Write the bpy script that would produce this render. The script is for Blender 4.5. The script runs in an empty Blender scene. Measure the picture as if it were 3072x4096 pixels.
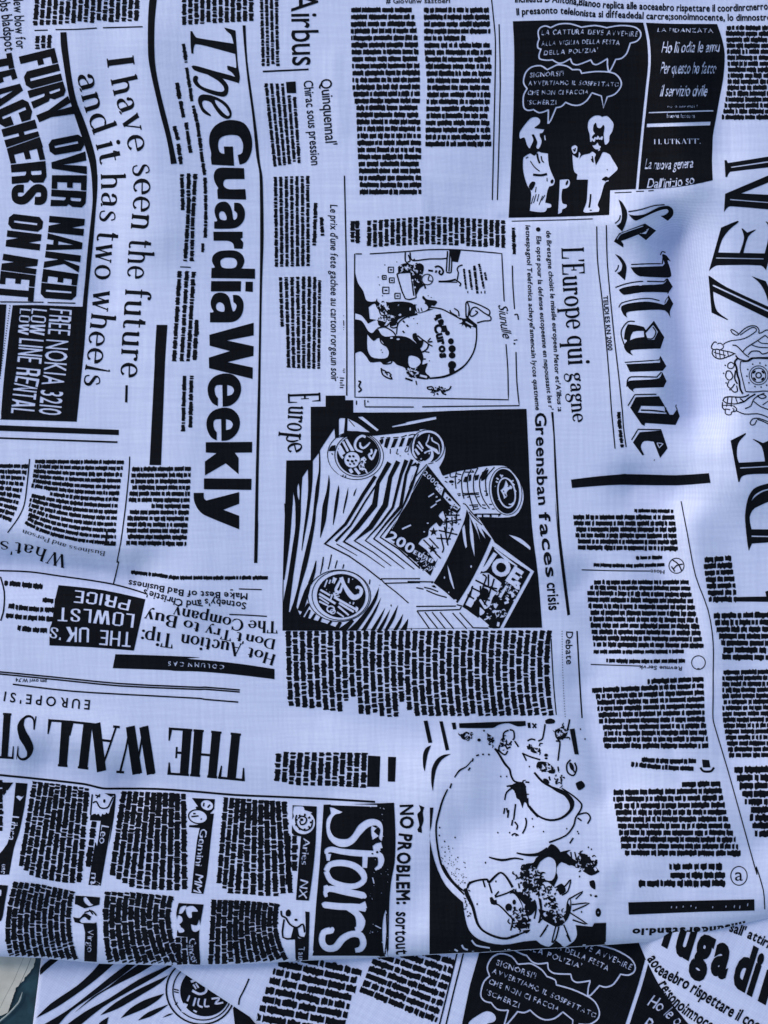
import bpy, math, random
import numpy as np
from mathutils.geometry import delaunay_2d_cdt
from mathutils import Vector

# ------------------------------------------------------------------ camera, light, exposure
S = 1e-4                      # one print unit = 0.1 mm, so the cloth in view is about 31 x 41 cm
W, H = 3072.0, 4096.0
CAM_H = 0.50
sc = bpy.context.scene
col = bpy.context.scene.collection
cam_d = bpy.data.cameras.new("camera")
cam = bpy.data.objects.new("camera", cam_d)
col.objects.link(cam)
cam.location = (0, 0, CAM_H)
cam_d.sensor_fit = 'VERTICAL'
cam_d.sensor_height = 24.0
cam_d.lens = 24.0 * CAM_H / (H * S)
cam_d.clip_start = 0.01
cam_d.clip_end = 50
sc.camera = cam

SUN_EL, SUN_AZ = math.radians(34), math.radians(-48)     # light from the upper left of the picture
w = bpy.data.worlds.new("World"); sc.world = w; w.use_nodes = True
nt = w.node_tree
sky = nt.nodes.new('ShaderNodeTexSky'); sky.sky_type = 'NISHITA'; sky.sun_disc = False
sky.sun_elevation = SUN_EL; sky.sun_rotation = SUN_AZ
sky.air_density = 1.6
bg = nt.nodes['Background']; bg.inputs['Strength'].default_value = 0.135
nt.links.new(sky.outputs[0], bg.inputs[0])
sun_d = bpy.data.lights.new("sun", 'SUN'); sun_d.energy = 1.4; sun_d.angle = math.radians(16)
sun_d.color = (1.0, 0.975, 0.95)
sun = bpy.data.objects.new("sun", sun_d); col.objects.link(sun)
sdir = Vector((math.cos(SUN_EL) * math.sin(SUN_AZ), math.cos(SUN_EL) * math.cos(SUN_AZ), math.sin(SUN_EL)))
sun.rotation_euler = sdir.to_track_quat('Z', 'Y').to_euler()
sc.view_settings.view_transform = 'Standard'
sc.view_settings.look = 'None'
sc.view_settings.exposure = 0.30
sc.view_settings.gamma = 1.0

# ------------------------------------------------------------------ materials
def new_mat(name):
    m = bpy.data.materials.new(name); m.use_nodes = True
    return m, m.node_tree, m.node_tree.nodes['Principled BSDF']

def weave_nodes(t, scale, rot):
    """plain weave of about 40 threads per cm, uneven yarn, as height 0..1"""
    N, Lk = t.nodes, t.links
    tc = N.new('ShaderNodeTexCoord')
    mp = N.new('ShaderNodeMapping'); mp.inputs['Rotation'].default_value[2] = rot
    Lk.new(tc.outputs['Object'], mp.inputs[0])
    nz = N.new('ShaderNodeTexNoise'); nz.inputs['Scale'].default_value = 28
    Lk.new(mp.outputs[0], nz.inputs[0])
    mx = N.new('ShaderNodeMix'); mx.data_type = 'VECTOR'; mx.inputs['Factor'].default_value = 0.0016
    Lk.new(mp.outputs[0], mx.inputs[4]); Lk.new(nz.outputs['Color'], mx.inputs[5])
    outs = []
    for ax in 'XY':
        wv = N.new('ShaderNodeTexWave'); wv.bands_direction = ax
        wv.inputs['Scale'].default_value = scale; wv.inputs['Distortion'].default_value = 1.3
        wv.inputs['Detail Scale'].default_value = 40
        Lk.new(mx.outputs[1], wv.inputs[0]); outs.append(wv.outputs['Fac'])
    mn = N.new('ShaderNodeMath'); mn.operation = 'MULTIPLY'
    Lk.new(outs[0], mn.inputs[0]); Lk.new(outs[1], mn.inputs[1])
    # long uneven yarns (slubs) running both ways
    slubs = []
    for sx, sy in ((26, 620), (620, 26)):
        m2 = N.new('ShaderNodeMapping'); m2.inputs['Scale'].default_value = (sx, sy, 1)
        Lk.new(mp.outputs[0], m2.inputs[0])
        n2 = N.new('ShaderNodeTexNoise'); n2.inputs['Scale'].default_value = 1.0; n2.inputs['Detail'].default_value = 3
        Lk.new(m2.outputs[0], n2.inputs[0]); slubs.append(n2.outputs['Fac'])
    sb = N.new('ShaderNodeMath'); sb.operation = 'ADD'
    Lk.new(slubs[0], sb.inputs[0]); Lk.new(slubs[1], sb.inputs[1])
    return mn.outputs[0], sb.outputs[0], nz.outputs['Fac']

def cloth_material(name, lo, hi, rough, rot, bump=0.5, spec=0.2, sheen=0.15, dist=0.00012):
    m, t, b = new_mat(name)
    N, Lk = t.nodes, t.links
    wv, sb, nz = weave_nodes(t, 640.0, rot)
    mr = N.new('ShaderNodeMapRange'); mr.inputs[1].default_value = 0.0; mr.inputs[2].default_value = 0.55
    Lk.new(wv, mr.inputs[0])
    mix = N.new('ShaderNodeMix'); mix.data_type = 'RGBA'
    mix.inputs[6].default_value = (*lo, 1); mix.inputs[7].default_value = (*hi, 1)
    ad = N.new('ShaderNodeMath'); ad.operation = 'MULTIPLY_ADD'
    ad.inputs[1].default_value = 0.8; ad.inputs[2].default_value = -0.8
    Lk.new(sb, ad.inputs[0])
    su = N.new('ShaderNodeMath'); su.operation = 'ADD'; su.use_clamp = True
    Lk.new(mr.outputs[0], su.inputs[0]); Lk.new(ad.outputs[0], su.inputs[1])
    Lk.new(su.outputs[0], mix.inputs[0])
    Lk.new(mix.outputs[2], b.inputs['Base Color'])
    b.inputs['Roughness'].default_value = rough
    b.inputs['Specular IOR Level'].default_value = spec
    b.inputs['Sheen Weight'].default_value = sheen
    bm = N.new('ShaderNodeBump'); bm.inputs['Strength'].default_value = bump; bm.inputs['Distance'].default_value = dist
    hh = N.new('ShaderNodeMath'); hh.operation = 'MULTIPLY_ADD'; hh.inputs[1].default_value = 1.0
    Lk.new(wv, hh.inputs[0]); Lk.new(sb, hh.inputs[2])
    Lk.new(hh.outputs[0], bm.inputs['Height']); Lk.new(bm.outputs[0], b.inputs['Normal'])
    return m

M_CLOTH = cloth_material("cotton_top", (0.50, 0.525, 0.74), (0.745, 0.765, 0.955), 0.9, 0.03, sheen=0.0)
M_CLOTH2 = cloth_material("cotton_under", (0.48, 0.505, 0.72), (0.745, 0.765, 0.955), 0.9, 0.42, sheen=0.0)
M_INK = cloth_material("black_ink", (0.0012, 0.0014, 0.003), (0.0085, 0.0095, 0.0145), 0.75, 0.03, bump=0.6, spec=0.07, sheen=0.0)
M_INK2 = cloth_material("black_ink_under", (0.0012, 0.0014, 0.003), (0.0085, 0.0095, 0.0145), 0.75, 0.42, bump=0.6, spec=0.07, sheen=0.0)

# ------------------------------------------------------------------ the draped surfaces
EDGE = np.array([(-400, 3822), (0, 3826), (160, 3832), (400, 3855), (700, 3862), (941, 3858), (1240, 3842), (1400, 3836),
                 (1720, 3819), (1920, 3811), (2272, 3790), (2426, 3780), (2650, 3764), (2870, 3720), (3072, 3672), (3400, 3580)], float)
def edge_y(x): return np.interp(x, EDGE[:, 0], EDGE[:, 1])

# soft folds of the top layer: x0,y0 - x1,y1, height, width (all in print units)
FOLDS = [
    (2680, 960, 2800, 1650, -24, 95), (2560, 720, 2630, 1500, 12, 110), (2930, 900, 2960, 1900, 16, 150),
    (2560, 1950, 2680, 1990, -16, 90), (2740, 2100, 2860, 2700, 12, 90), (2640, 2150, 2760, 2700, -10, 90),
    (2860, 2750, 3040, 3350, -10, 110), (2330, 2350, 2420, 2500, -12, 90), (2330, 2750, 2440, 3150, -10, 90),
    (2200, 560, 1900, 900, -7, 160), (2480, 880, 2900, 720, 10, 100),
    (0, 2260, 520, 2330, -16, 90), (0, 2120, 520, 2180, 10, 90), (200, 3050, 520, 3180, -12, 90), (0, 2950, 420, 3000, 9, 110),
    (520, 3150, 1300, 3220, -5, 80), (330, 480, 420, 1150, -9, 90), (560, 200, 640, 900, 9, 130), (300, 0, 300, 420, 7, 120),
    (2030, 3000, 2030, 3260, -12, 120), (1760, 3180, 2060, 3420, 10, 150), (1300, 2860, 1700, 2960, -6, 90),
    (1100, 600, 1350, 1100, -6, 150), (1500, 1650, 1900, 2500, 5, 250), (700, 1500, 760, 2300, 5, 160),
    (2700, 250, 2760, 700, 14, 90), (2850, 350, 2880, 620, -9, 80), (2600, 3350, 2950, 3250, 7, 130), (900, 2550, 1150, 2800, -6, 110),
    (1500, 3820, 1900, 3300, -5, 90), (2000, 3650, 2500, 3560, 6, 100), (2500, 3560, 2700, 3740, -8, 70), (60, 3500, 60, 3800, 7, 120),
]
# sharper small creases and puckers
CREASES = [(2010, 878, 2300, 868, -7, 14), (2300, 868, 2620, 905, 9, 30), (1690, 720, 1700, 900, 4, 18), (2490, 860, 2600, 1010, 9, 26), (2600, 1180, 2660, 1420, -7, 24),
    (2180, 2330, 2290, 2380, -5, 18), (2660, 2900, 2720, 3120, -6, 20), (320, 3020, 470, 3110, -6, 20), (60, 2230, 400, 2290, -5, 16), (250, 2260, 520, 2350, 4, 14),
    (1780, 3060, 1850, 3330, -7, 34), (150, 600, 230, 1050, 5, 40), (1500, 3700, 1460, 3830, 5, 16), (1830, 3640, 1780, 3815, 5, 18), (2380, 3620, 2330, 3780, 5, 18),
    (900, 3700, 930, 3850, 4, 18), (2850, 1650, 2990, 1950, 6, 30), (2350, 2900, 2420, 3200, -6, 24), (1330, 240, 1360, 520, 5, 24), (640, 2320, 980, 2420, 5, 26), (2500, 3480, 2740, 3560, -5, 22)]
def seg_d2(x, y, x0, y0, x1, y1):
    dx, dy = x1 - x0, y1 - y0
    t = np.clip(((x - x0) * dx + (y - y0) * dy) / (dx * dx + dy * dy), 0, 1)
    return (x - x0 - t * dx) ** 2 + (y - y0 - t * dy) ** 2

ROLL_W, ROLL_H = 110.0, 75.0
def z_top(x, y):
    z = np.full(np.shape(x), 90.0)
    for (x0, y0, x1, y1, a, wd) in FOLDS:
        z = z + 4.2 * a * np.exp(-seg_d2(x, y, x0, y0, x1, y1) / (2 * (wd * 0.8) ** 2))
    for (x0, y0, x1, y1, a, wd) in CREASES:
        z = z + a * np.exp(-seg_d2(x, y, x0, y0, x1, y1) / (2 * wd ** 2))
    z = z + 3.0 * np.sin(x / 410.0 + y / 700.0) * np.sin(y / 530.0 - x / 900.0 + 1.0)
    z = z + 0.9 * np.sin(x / 97.0 + 2.0 * np.sin(y / 260.0)) * np.sin(y / 151.0 + x / 400.0)
    d = np.clip(edge_y(x) - y, 0, ROLL_W)
    q = 1 - d / ROLL_W
    z = z - ROLL_H * (1 - np.sqrt(np.clip(1 - q * q, 0, 1)))
    return z

CF = np.array([(3640, 2500), (3778, 2561), (3836, 2585), (3923, 2629), (3971, 2658), (4034, 2706), (4087, 2749), (4300, 2900)], float)
def z_mid(x, y):
    """second layer: runs under the top one, its right side lifts into a smooth roll"""
    z = np.full(np.shape(x), -4.0)
    z = z + 3.0 * np.sin(x / 190.0 + y / 230.0) + 2.0 * np.sin(x / 70.0 - y / 120.0)
    # diagonal rolled edge that runs from (700,3875) to (1040,4096)
    d = ((x - 700) * 0.549 - (y - 3872) * 0.836)           # distance to the right of that edge
    q = np.clip(1 - d / 60.0, 0, 1)
    z = z - 26 * (1 - np.sqrt(np.clip(1 - q * q, 0, 1)))
    c = np.interp(y, CF[:, 0], CF[:, 1])
    e = x - c
    z = z + 24 * (1 / (1 + np.exp(-np.clip((e - 26) / 9.0, -30, 30)))) + 16 * np.exp(-((e - 210) / 150.0) ** 2)
    z = z - 10 * np.exp(-((e + 30) / 40.0) ** 2)
    return z
def z_low(x, y):
    return np.full(np.shape(x), -51.0) + 4 * np.sin(x / 160.0 + y / 90.0)

def place(px, py, zf, lift=0.0):
    px = np.asarray(px, float); py = np.asarray(py, float)
    z = (zf(px, py) + lift) * S
    k = (CAM_H - z) / CAM_H
    return np.stack([(px - W / 2) * S * k, (H / 2 - py) * S * k, z], 1)

def mesh_obj(name, verts, faces, mat, parent=None, smooth=True):
    me = bpy.data.meshes.new(name)
    verts = np.asarray(verts, np.float32)
    me.from_pydata(verts.tolist(), [], faces if isinstance(faces, list) else faces.tolist())
    if smooth:
        me.polygons.foreach_set("use_smooth", [True] * len(me.polygons))
    me.materials.append(mat)
    o = bpy.data.objects.new(name, me); col.objects.link(o)
    if parent: o.parent = parent
    return o

def grid_obj(name, X, Y, zf, mat, parent, under=None):
    r, c = X.shape
    P = place(X.ravel(), Y.ravel(), zf)
    idx = np.arange(r * c).reshape(r, c)
    f = np.stack([idx[:-1, :-1], idx[1:, :-1], idx[1:, 1:], idx[:-1, 1:]], -1).reshape(-1, 4)
    V = [P]; F = [f]
    if under is not None:           # a few rows more that roll on round underneath
        last = P[idx[-1]]
        base = len(P); prev = idx[-1]
        for k, (dy, dz) in enumerate(under):
            Q = last.copy(); Q[:, 1] += dy * S; Q[:, 2] += dz * S
            V.append(Q); cur = base + np.arange(c); base += c
            F.append(np.stack([prev[:-1], cur[:-1], cur[1:], prev[1:]], -1)); prev = cur
    return mesh_obj(name, np.concatenate(V), np.concatenate(F), mat, parent)

def tag(o, **k):
    for a, b in k.items(): o[a] = b
    return o
fabric = bpy.data.objects.new("printed_fabric", None); col.objects.link(fabric)
tag(fabric, label="white cotton fabric printed all over with black newspaper pages, lying folded in layers", category="fabric")

ys = np.concatenate([np.linspace(-420, 3560, 330), ])
xs = np.linspace(-420, 3500, 400)
tt = np.concatenate([np.linspace(0, 0.93, 300)[:-1], 0.93 + 0.07 * np.sin(np.linspace(0, 1, 50) * math.pi / 2)])
X = np.tile(xs, (len(tt), 1)); Y = -420 + tt[:, None] * (edge_y(xs)[None, :] + 420)
top = grid_obj("top_layer", X, Y, z_top, M_CLOTH, fabric, under=[(2, -6), (10, -13), (26, -19), (60, -22), (400, -22)])
tag(top, label="top layer of the folded fabric, its rolled edge running across the lower part")
# second layer: a sheet bounded on the left by its own rolled diagonal edge
yy = np.linspace(3300, 4500, 150)
lx = 702 + (yy - 3872) * 1.523
uu = np.concatenate([np.sin(np.linspace(0, 1, 24) * math.pi / 2 - math.pi / 2) * 70 + 70, np.linspace(70, 3400, 400)[1:]])
X2 = np.maximum(lx[:, None], -300) + uu[None, :]; Y2 = np.repeat(yy[:, None], len(uu), 1)
mid = grid_obj("second_layer", X2, Y2, z_mid, M_CLOTH2, fabric)
tag(mid, label="second layer showing below the rolled edge, with a speech balloon panel")
# third layer: bounded on the left by a cut edge from (165,3830) to (130,4096)
yy = np.linspace(3300, 4500, 100)
lx = 164 - (yy - 3836) * 0.125
uu = np.linspace(0, 2200, 120)
X3 = lx[:, None] + uu[None, :]; Y3 = np.repeat(yy[:, None], len(uu), 1)
low = grid_obj("third_layer", X3, Y3, z_low, M_CLOTH2, fabric)
tag(low, label="lowest layer with diagonal black rays and part of a coin")
sol = low.modifiers.new("thickness", 'SOLIDIFY'); sol.thickness = 3 * S; sol.offset = -1

# ------------------------------------------------------------------ print engine
K8, K6, K55 = 800 / 1659, 600 / 1659, 550 / 1659
FR = dict(O=(0, 0, 1),
 A1=(0, 0, K8), A2=(700, 0, K8), A3=(1400, 0, K8), A4=(2000, 0, K6), A5=(2472, 0, K6), A6=(0, 700, K8),
 B1=(0, 3296, K8), B2=(700, 3296, K8), B3=(1400, 3296, K8), B4=(2272, 3296, K8), B5=(0, 3800, 300 / 1659),
 C1=(0, 1450, K8), C2=(0, 2150, K8), C3=(0, 2700, K8), C4=(700, 700, K8), C5=(700, 1400, K8), C6=(700, 2100, K8), C7=(700, 2700, K8),
 D1=(2000, 400, K6), D2=(2472, 500, K6), D3=(1380, 850, K8), D4=(2050, 850, K8), D5=(2472, 1000, K6), D6=(2472, 1500, K6), D7=(2000, 1600, K6),
 E1=(1130, 1550, K55), E2=(1630, 1550, K55), E3=(1130, 2020, K55), E4=(1630, 2020, 550 / 952), E5=(1100, 2480, 600 / 952), E6=(1700, 2480, 600 / 952),
 G1=(2200, 2000, 872 / 952), G2=(2272, 2700, 800 / 952), G3=(1680, 2830, 750 / 952), G4=(1680, 3250, 750 / 952), G5=(1200, 3100, 500 / 794))
cur = ['O']
def fr(n): cur[0] = n
def parse(s):
    """'x,y x,y! x,y:w @FRAME ...' -> points in print units, corner flags, widths"""
    f = FR[cur[0]]; pts, cor, wid = [], [], []
    for tok in s.split():
        if tok[0] == '@': f = FR[tok[1:]]; continue
        c = tok.endswith('!'); tok = tok.rstrip('!')
        wv = None
        if ':' in tok: tok, wv = tok.split(':')
        a, b = tok.split(',')
        pts.append((f[0] + float(a) * f[2], f[1] + float(b) * f[2])); cor.append(c)
        wid.append(None if wv is None else float(wv) * f[2])
    return np.array(pts), cor, wid, f[2]

def smooth_pts(P, cor, closed, wd=None, n=4):
    P = np.asarray(P, float); m = len(P); out, ow = [], []
    T = np.zeros_like(P)
    for i in range(m):
        if cor[i]: continue
        a = P[(i - 1) % m] if (closed or i > 0) else P[i]
        b = P[(i + 1) % m] if (closed or i < m - 1) else P[i]
        T[i] = (b - a) * 0.5
    for i in range(m if closed else m - 1):
        j = (i + 1) % m; p0, p1 = P[i], P[j]; L = np.hypot(*(p1 - p0))
        straight = cor[i] and cor[j]
        k = 1 if straight else n
        t0, t1 = T[i], T[j]
        for t in (T[i], T[j]): pass
        for (tv) in (0, 1): pass
        l0 = np.hypot(*t0); l1 = np.hypot(*t1)
        if l0 > L: t0 = t0 * L / l0
        if l1 > L: t1 = t1 * L / l1
        for q in range(k):
            t = q / k; h1 = 2*t**3-3*t**2+1; h2 = t**3-2*t**2+t; h3 = -2*t**3+3*t**2; h4 = t**3-t**2
            out.append(h1*p0 + h2*t0 + h3*p1 + h4*t1)
            if wd is not None: ow.append(wd[i] * (1 - t) + wd[j] * t)
    if not closed:
        out.append(P[-1])
        if wd is not None: ow.append(wd[-1])
    return np.array(out), (np.array(ow) if wd is not None else None)

OPS = []          # the element being drawn: (list of contours, ink?)
def P(s, ink=1, sm=1):
    pts, cor, _, _ = parse(s)
    if sm and not all(cor): pts, _ = smooth_pts(pts, cor, True, n=3)
    OPS.append(([pts], ink))
def PW(s): P(s, 0)
def Q(s, ink=1): P(s, ink, 0)
def buffer_line(pts, wd):
    d = np.gradient(pts, axis=0); L = np.hypot(d[:, 0], d[:, 1]); L[L == 0] = 1; d = d / L[:, None]
    n = np.stack([-d[:, 1], d[:, 0]], 1) * (wd[:, None] / 2)
    return np.concatenate([pts + n, (pts - n)[::-1]])
def St(s, wdt=8, ink=1, sm=1):
    pts, cor, wid, k = parse(s)
    wd = [wdt * k if v is None else v for v in wid]
    if sm and len(pts) > 2: pts, wd = smooth_pts(pts, cor, False, wd, n=3)
    wd = np.asarray(wd, float) * 1.2 + 0.7
    # one quad per step keeps sharp turns clean
    n_ = len(pts)
    if n_ > 2: OPS.append(([buffer_line(pts, wd)], ink))
    else: OPS.append(([buffer_line(pts, wd)], ink))
def SW(s, wdt=8): St(s, wdt, 0)
def El(s, rx, ry, rot=0, ink=1, n=28, wdt=None):
    pts, _, _, k = parse(s); c = pts[0]; a = np.linspace(0, 2 * math.pi, n, endpoint=False); r = math.radians(rot)
    def e(rx, ry):
        x, y = rx * k * np.cos(a), ry * k * np.sin(a)
        return np.stack([c[0] + x * math.cos(r) - y * math.sin(r), c[1] + x * math.sin(r) + y * math.cos(r)], 1)
    if wdt: OPS.append(([e(rx + wdt / 2, ry + wdt / 2), e(rx - wdt / 2, ry - wdt / 2)[::-1]], ink))
    else: OPS.append(([e(rx, ry)], ink))

def winding(px, py, contours):
    wn = np.zeros(len(px), int)
    for C in contours:
        x0, y0 = C[:, 0], C[:, 1]; x1, y1 = np.roll(x0, -1), np.roll(y0, -1)
        for a, b, c, d in zip(x0, y0, x1, y1):
            if b == d: continue
            up = (b <= py) & (d > py); dn = (b > py) & (d <= py)
            if not (up.any() or dn.any()): continue
            cr = (c - a) * (py - b) - (px - a) * (d - b)
            wn += (up & (cr > 0)).astype(int) - (dn & (cr < 0)).astype(int)
    return wn

def flush(name, parent=None, label=None, zf=None, mat=None, step=16.0, lift=1.5, kind=None):
    """triangulate everything drawn since the last flush and lay it on the cloth as one printed piece"""
    global OPS
    step = min(step, 18.0)
    ops, OPS = OPS, []
    parent = parent or top
    if zf is None: zf = {top: z_top, mid: z_mid, low: z_low}[parent]
    if mat is None: mat = M_INK if parent is top else M_INK2
    verts, edges = [], []
    def add(C, closed=True):
        b = len(verts); m = len(C); seq = []
        for i in range(m if closed else m - 1):
            p, q = C[i], C[(i + 1) % m]
            k = max(1, int(np.hypot(*(q - p)) / step))
            for t in range(k): seq.append(p + (q - p) * t / k)
        if not closed: seq.append(C[-1])
        verts.extend(seq); n = len(seq)
        for i in range(n if closed else n - 1): edges.append((b + i, b + (i + 1) % n))
    allp = np.concatenate([c for o in ops for c in o[0]])
    lo, hi = allp.min(0), allp.max(0)
    lo = np.maximum(lo, (-150, -150)); hi = np.minimum(hi, (3220, 4250))
    for contours, ink in ops:
        for C in contours: add(np.asarray(C, float))
    near_edge = parent is top and hi[1] > 3600
    if near_edge:
        ex = np.arange(lo[0] - 5, hi[0] + 5, 20.0)
        add(np.stack([ex, edge_y(ex) - 2.0], 1), False)
        for off in (6, 14, 26, 42, 62, 86):
            e = np.stack([ex, edge_y(ex) - off], 1); verts.extend(list(e))
    if hi[0] - lo[0] > step or hi[1] - lo[1] > step:
        gx, gy = np.meshgrid(np.arange(lo[0], hi[0], step), np.arange(lo[1], hi[1], step))
        g = np.stack([gx.ravel(), gy.ravel()], 1)
        g = g + 0.37
        verts.extend(list(g))
    vv = [Vector((float(a), float(b))) for a, b in verts]
    V, E, F, _, _, _ = delaunay_2d_cdt(vv, edges, [], 0, 1e-4, False)
    V = np.array([(v.x, v.y) for v in V]); F = np.array(F, int)
    c = V[F].mean(1)
    inked = np.zeros(len(F), bool)
    for contours, ink in ops:
        a = np.concatenate(contours); l, h = a.min(0), a.max(0)
        s = np.where((c[:, 0] >= l[0]) & (c[:, 0] <= h[0]) & (c[:, 1] >= l[1]) & (c[:, 1] <= h[1]))[0]
        if len(s) == 0: continue
        wn = winding(c[s, 0], c[s, 1], contours)
        inked[s[wn != 0]] = bool(ink)
    if parent is top: inked &= c[:, 1] < edge_y(c[:, 0]) - 1.5
    F = F[inked]
    if len(F) == 0: return None
    used = np.unique(F); remap = -np.ones(len(V), int); remap[used] = np.arange(len(used))
    V = V[used]; F = remap[F]
    a, b, d = V[F[:, 0]], V[F[:, 1]], V[F[:, 2]]
    cr = (b[:, 0] - a[:, 0]) * (d[:, 1] - a[:, 1]) - (b[:, 1] - a[:, 1]) * (d[:, 0] - a[:, 0])
    F[cr > 0] = F[cr > 0][:, ::-1]
    F = F[np.abs(cr) > 1e-3]
    lf = lift
    if near_edge or parent is not top:
        lf = lift + 0.6
    o = mesh_obj(name, place(V[:, 0], V[:, 1], zf, lf), F, mat, parent)
    if label: o['label'] = label
    if kind: o['kind'] = kind
    return o

# ---- text: glyph contours with cap height 1, mapped along a baseline path
def path_fn(pts):
    d = np.hypot(*np.diff(pts, axis=0).T); s = np.concatenate([[0], np.cumsum(d)])
    def f(t):
        t = np.asarray(t, float) * s[-1]
        x = np.interp(t, s, pts[:, 0]); y = np.interp(t, s, pts[:, 1]); return x, y
    return f, s[-1]
def set_text(glyphs, total, base, h, ink, shear=0.0, jit=0.0, h1=None):
    pts, cor, _, k = parse(base)
    if len(pts) > 2: pts, _ = smooth_pts(pts, cor, False, n=6)
    f, L = path_fn(pts); h = h * k; h1 = h if h1 is None else h1 * k
    rnd = np.random.RandomState(int(abs(pts[0, 0] * 7 + pts[0, 1])) % 99991)
    for contours in glyphs:
        out = []
        for C in contours:
            t = C[:, 0] / total
            e = 0.012
            tm = np.clip(t, e, 1 - e)
            x0, y0 = f(tm - e); x1, y1 = f(tm + e)
            dx, dy = x1 - x0, y1 - y0; n = np.hypot(dx, dy); dx, dy = dx / n, dy / n
            tc = np.clip(t, 0, 1); x, y = f(tc)
            ex = (t - tc) * L; x = x + dx * ex; y = y + dy * ex
            hh = h + (h1 - h) * tc
            yy = C[:, 1] * hh
            sh = shear * yy
            q = np.stack([x + dy * yy + dx * sh, y - dx * yy + dy * sh], 1)
            if jit: q += rnd.normal(0, jit, q.shape)
            out.append(q)
        OPS.append((out, ink))

_fc = {}
def thicken(c, d):
    a = np.roll(c, 1, 0); b = np.roll(c, -1, 0)
    u = c - a; v = b - c
    u = u / np.maximum(np.hypot(u[:, 0], u[:, 1]), 1e-6)[:, None]; v = v / np.maximum(np.hypot(v[:, 0], v[:, 1]), 1e-6)[:, None]
    n = np.stack([-(u + v)[:, 1], (u + v)[:, 0]], 1); q = (n ** 2).sum(1)
    return c + d * 2 * n / np.maximum(q, 0.9)[:, None]
def font_glyph(ch, bold):
    key = (ch, bold)
    if key in _fc: return _fc[key]
    cu = bpy.data.curves.new("g", 'FONT'); cu.body = ch; cu.offset = bold; cu.resolution_u = 3; cu.size = 1.0
    o = bpy.data.objects.new("g", cu); col.objects.link(o)
    bpy.context.view_layer.objects.active = o; o.select_set(True)
    bpy.ops.object.convert(target='CURVE')
    o = bpy.context.view_layer.objects.active
    res = []
    for sp in o.data.splines:
        bp = sp.bezier_points; n = len(bp); pts = []
        if n == 0: continue
        for i in range(n):
            a, b = bp[i], bp[(i + 1) % n]
            p0, p1, p2, p3 = (np.array(v[:2]) for v in (a.co, a.handle_right, b.handle_left, b.co))
            flat = np.hypot(*(p1 - p0)) < 1e-4 and np.hypot(*(p3 - p2)) < 1e-4
            ch_ = p3 - p0
            if not flat:
                nrm = max(np.hypot(*ch_), 1e-6)
                flat = abs(np.cross(ch_, p1 - p0)) / nrm < 0.002 and abs(np.cross(ch_, p2 - p0)) / nrm < 0.002
            for t in ([0] if flat else [0, 0.33, 0.67]):
                pts.append((1-t)**3*p0 + 3*t*(1-t)**2*p1 + 3*t*t*(1-t)*p2 + t**3*p3)
        res.append(np.array(pts))
    if bold and res:
        big = max(res, key=lambda c: abs(area(c))); sg = 1.0 if area(big) < 0 else -1.0
        res = [thicken(c, bold * sg) for c in res]
    cd = o.data; bpy.data.objects.remove(o); bpy.data.curves.remove(cd)
    _fc[key] = res
    return res
CAP = [None]
def sans(text, base, h, ink=1, bold=0.0, shear=0.0, gap=0.07, jit=0.0, h1=None, space=0.28):
    """sans-serif lettering: glyph outlines of Blender's own built-in font"""
    if CAP[0] is None: CAP[0] = max(c[:, 1].max() for c in font_glyph('H', 0.0))
    x = 0.0; gl = []
    for ch in text:
        if ch == ' ': x += space; continue
        cs = font_glyph(ch, bold)
        if not cs: x += space; continue
        l = min(c[:, 0].min() for c in cs); r = max(c[:, 0].max() for c in cs)
        gl.append([np.stack([(c[:, 0] - l + x) / CAP[0], (c[:, 1] + bold * 0) / CAP[0]], 1) for c in cs])
        x += (r - l) + gap
    set_text(gl, (x - gap) / CAP[0], base, h, ink, shear, jit, h1)
# ---- drawn alphabets: glyphs built from stems, hairlines, bowls and serifs (cap height 100)
def bar(x0, y0, x1, y1, w, w1=None):
    w1 = w if w1 is None else w1
    p = np.array([[x0, y0], [x1, y1]], float); d = p[1] - p[0]; d /= np.hypot(*d); n = np.array([-d[1], d[0]])
    return np.array([p[0] + n * w / 2, p[1] + n * w1 / 2, p[1] - n * w1 / 2, p[0] - n * w / 2])
def arc(cx, cy, rx, ry, a0, a1, T, t, n=12, bias=0.0):
    a = np.radians(np.linspace(a0, a1, n)); w = t + (T - t) * np.abs(np.cos(a + math.radians(bias))) ** 1.4
    x, y = np.cos(a), np.sin(a)
    o = np.stack([cx + (rx + w / 2) * x, cy + (ry + w / 2) * y], 1); i = np.stack([cx + (rx - w / 2) * x, cy + (ry - w / 2) * y], 1)
    return np.concatenate([o, i[::-1]])
def disc(x, y, r):
    a = np.linspace(0, 2 * math.pi, 10, endpoint=False); return np.stack([x + r * np.cos(a), y + r * np.sin(a)], 1)
def pen(pts, w):
    pts = np.array(pts, float); w = np.array(w, float); q, ww = smooth_pts(pts, [False] * len(pts), False, w, n=4)
    return buffer_line(q, ww)
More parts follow.
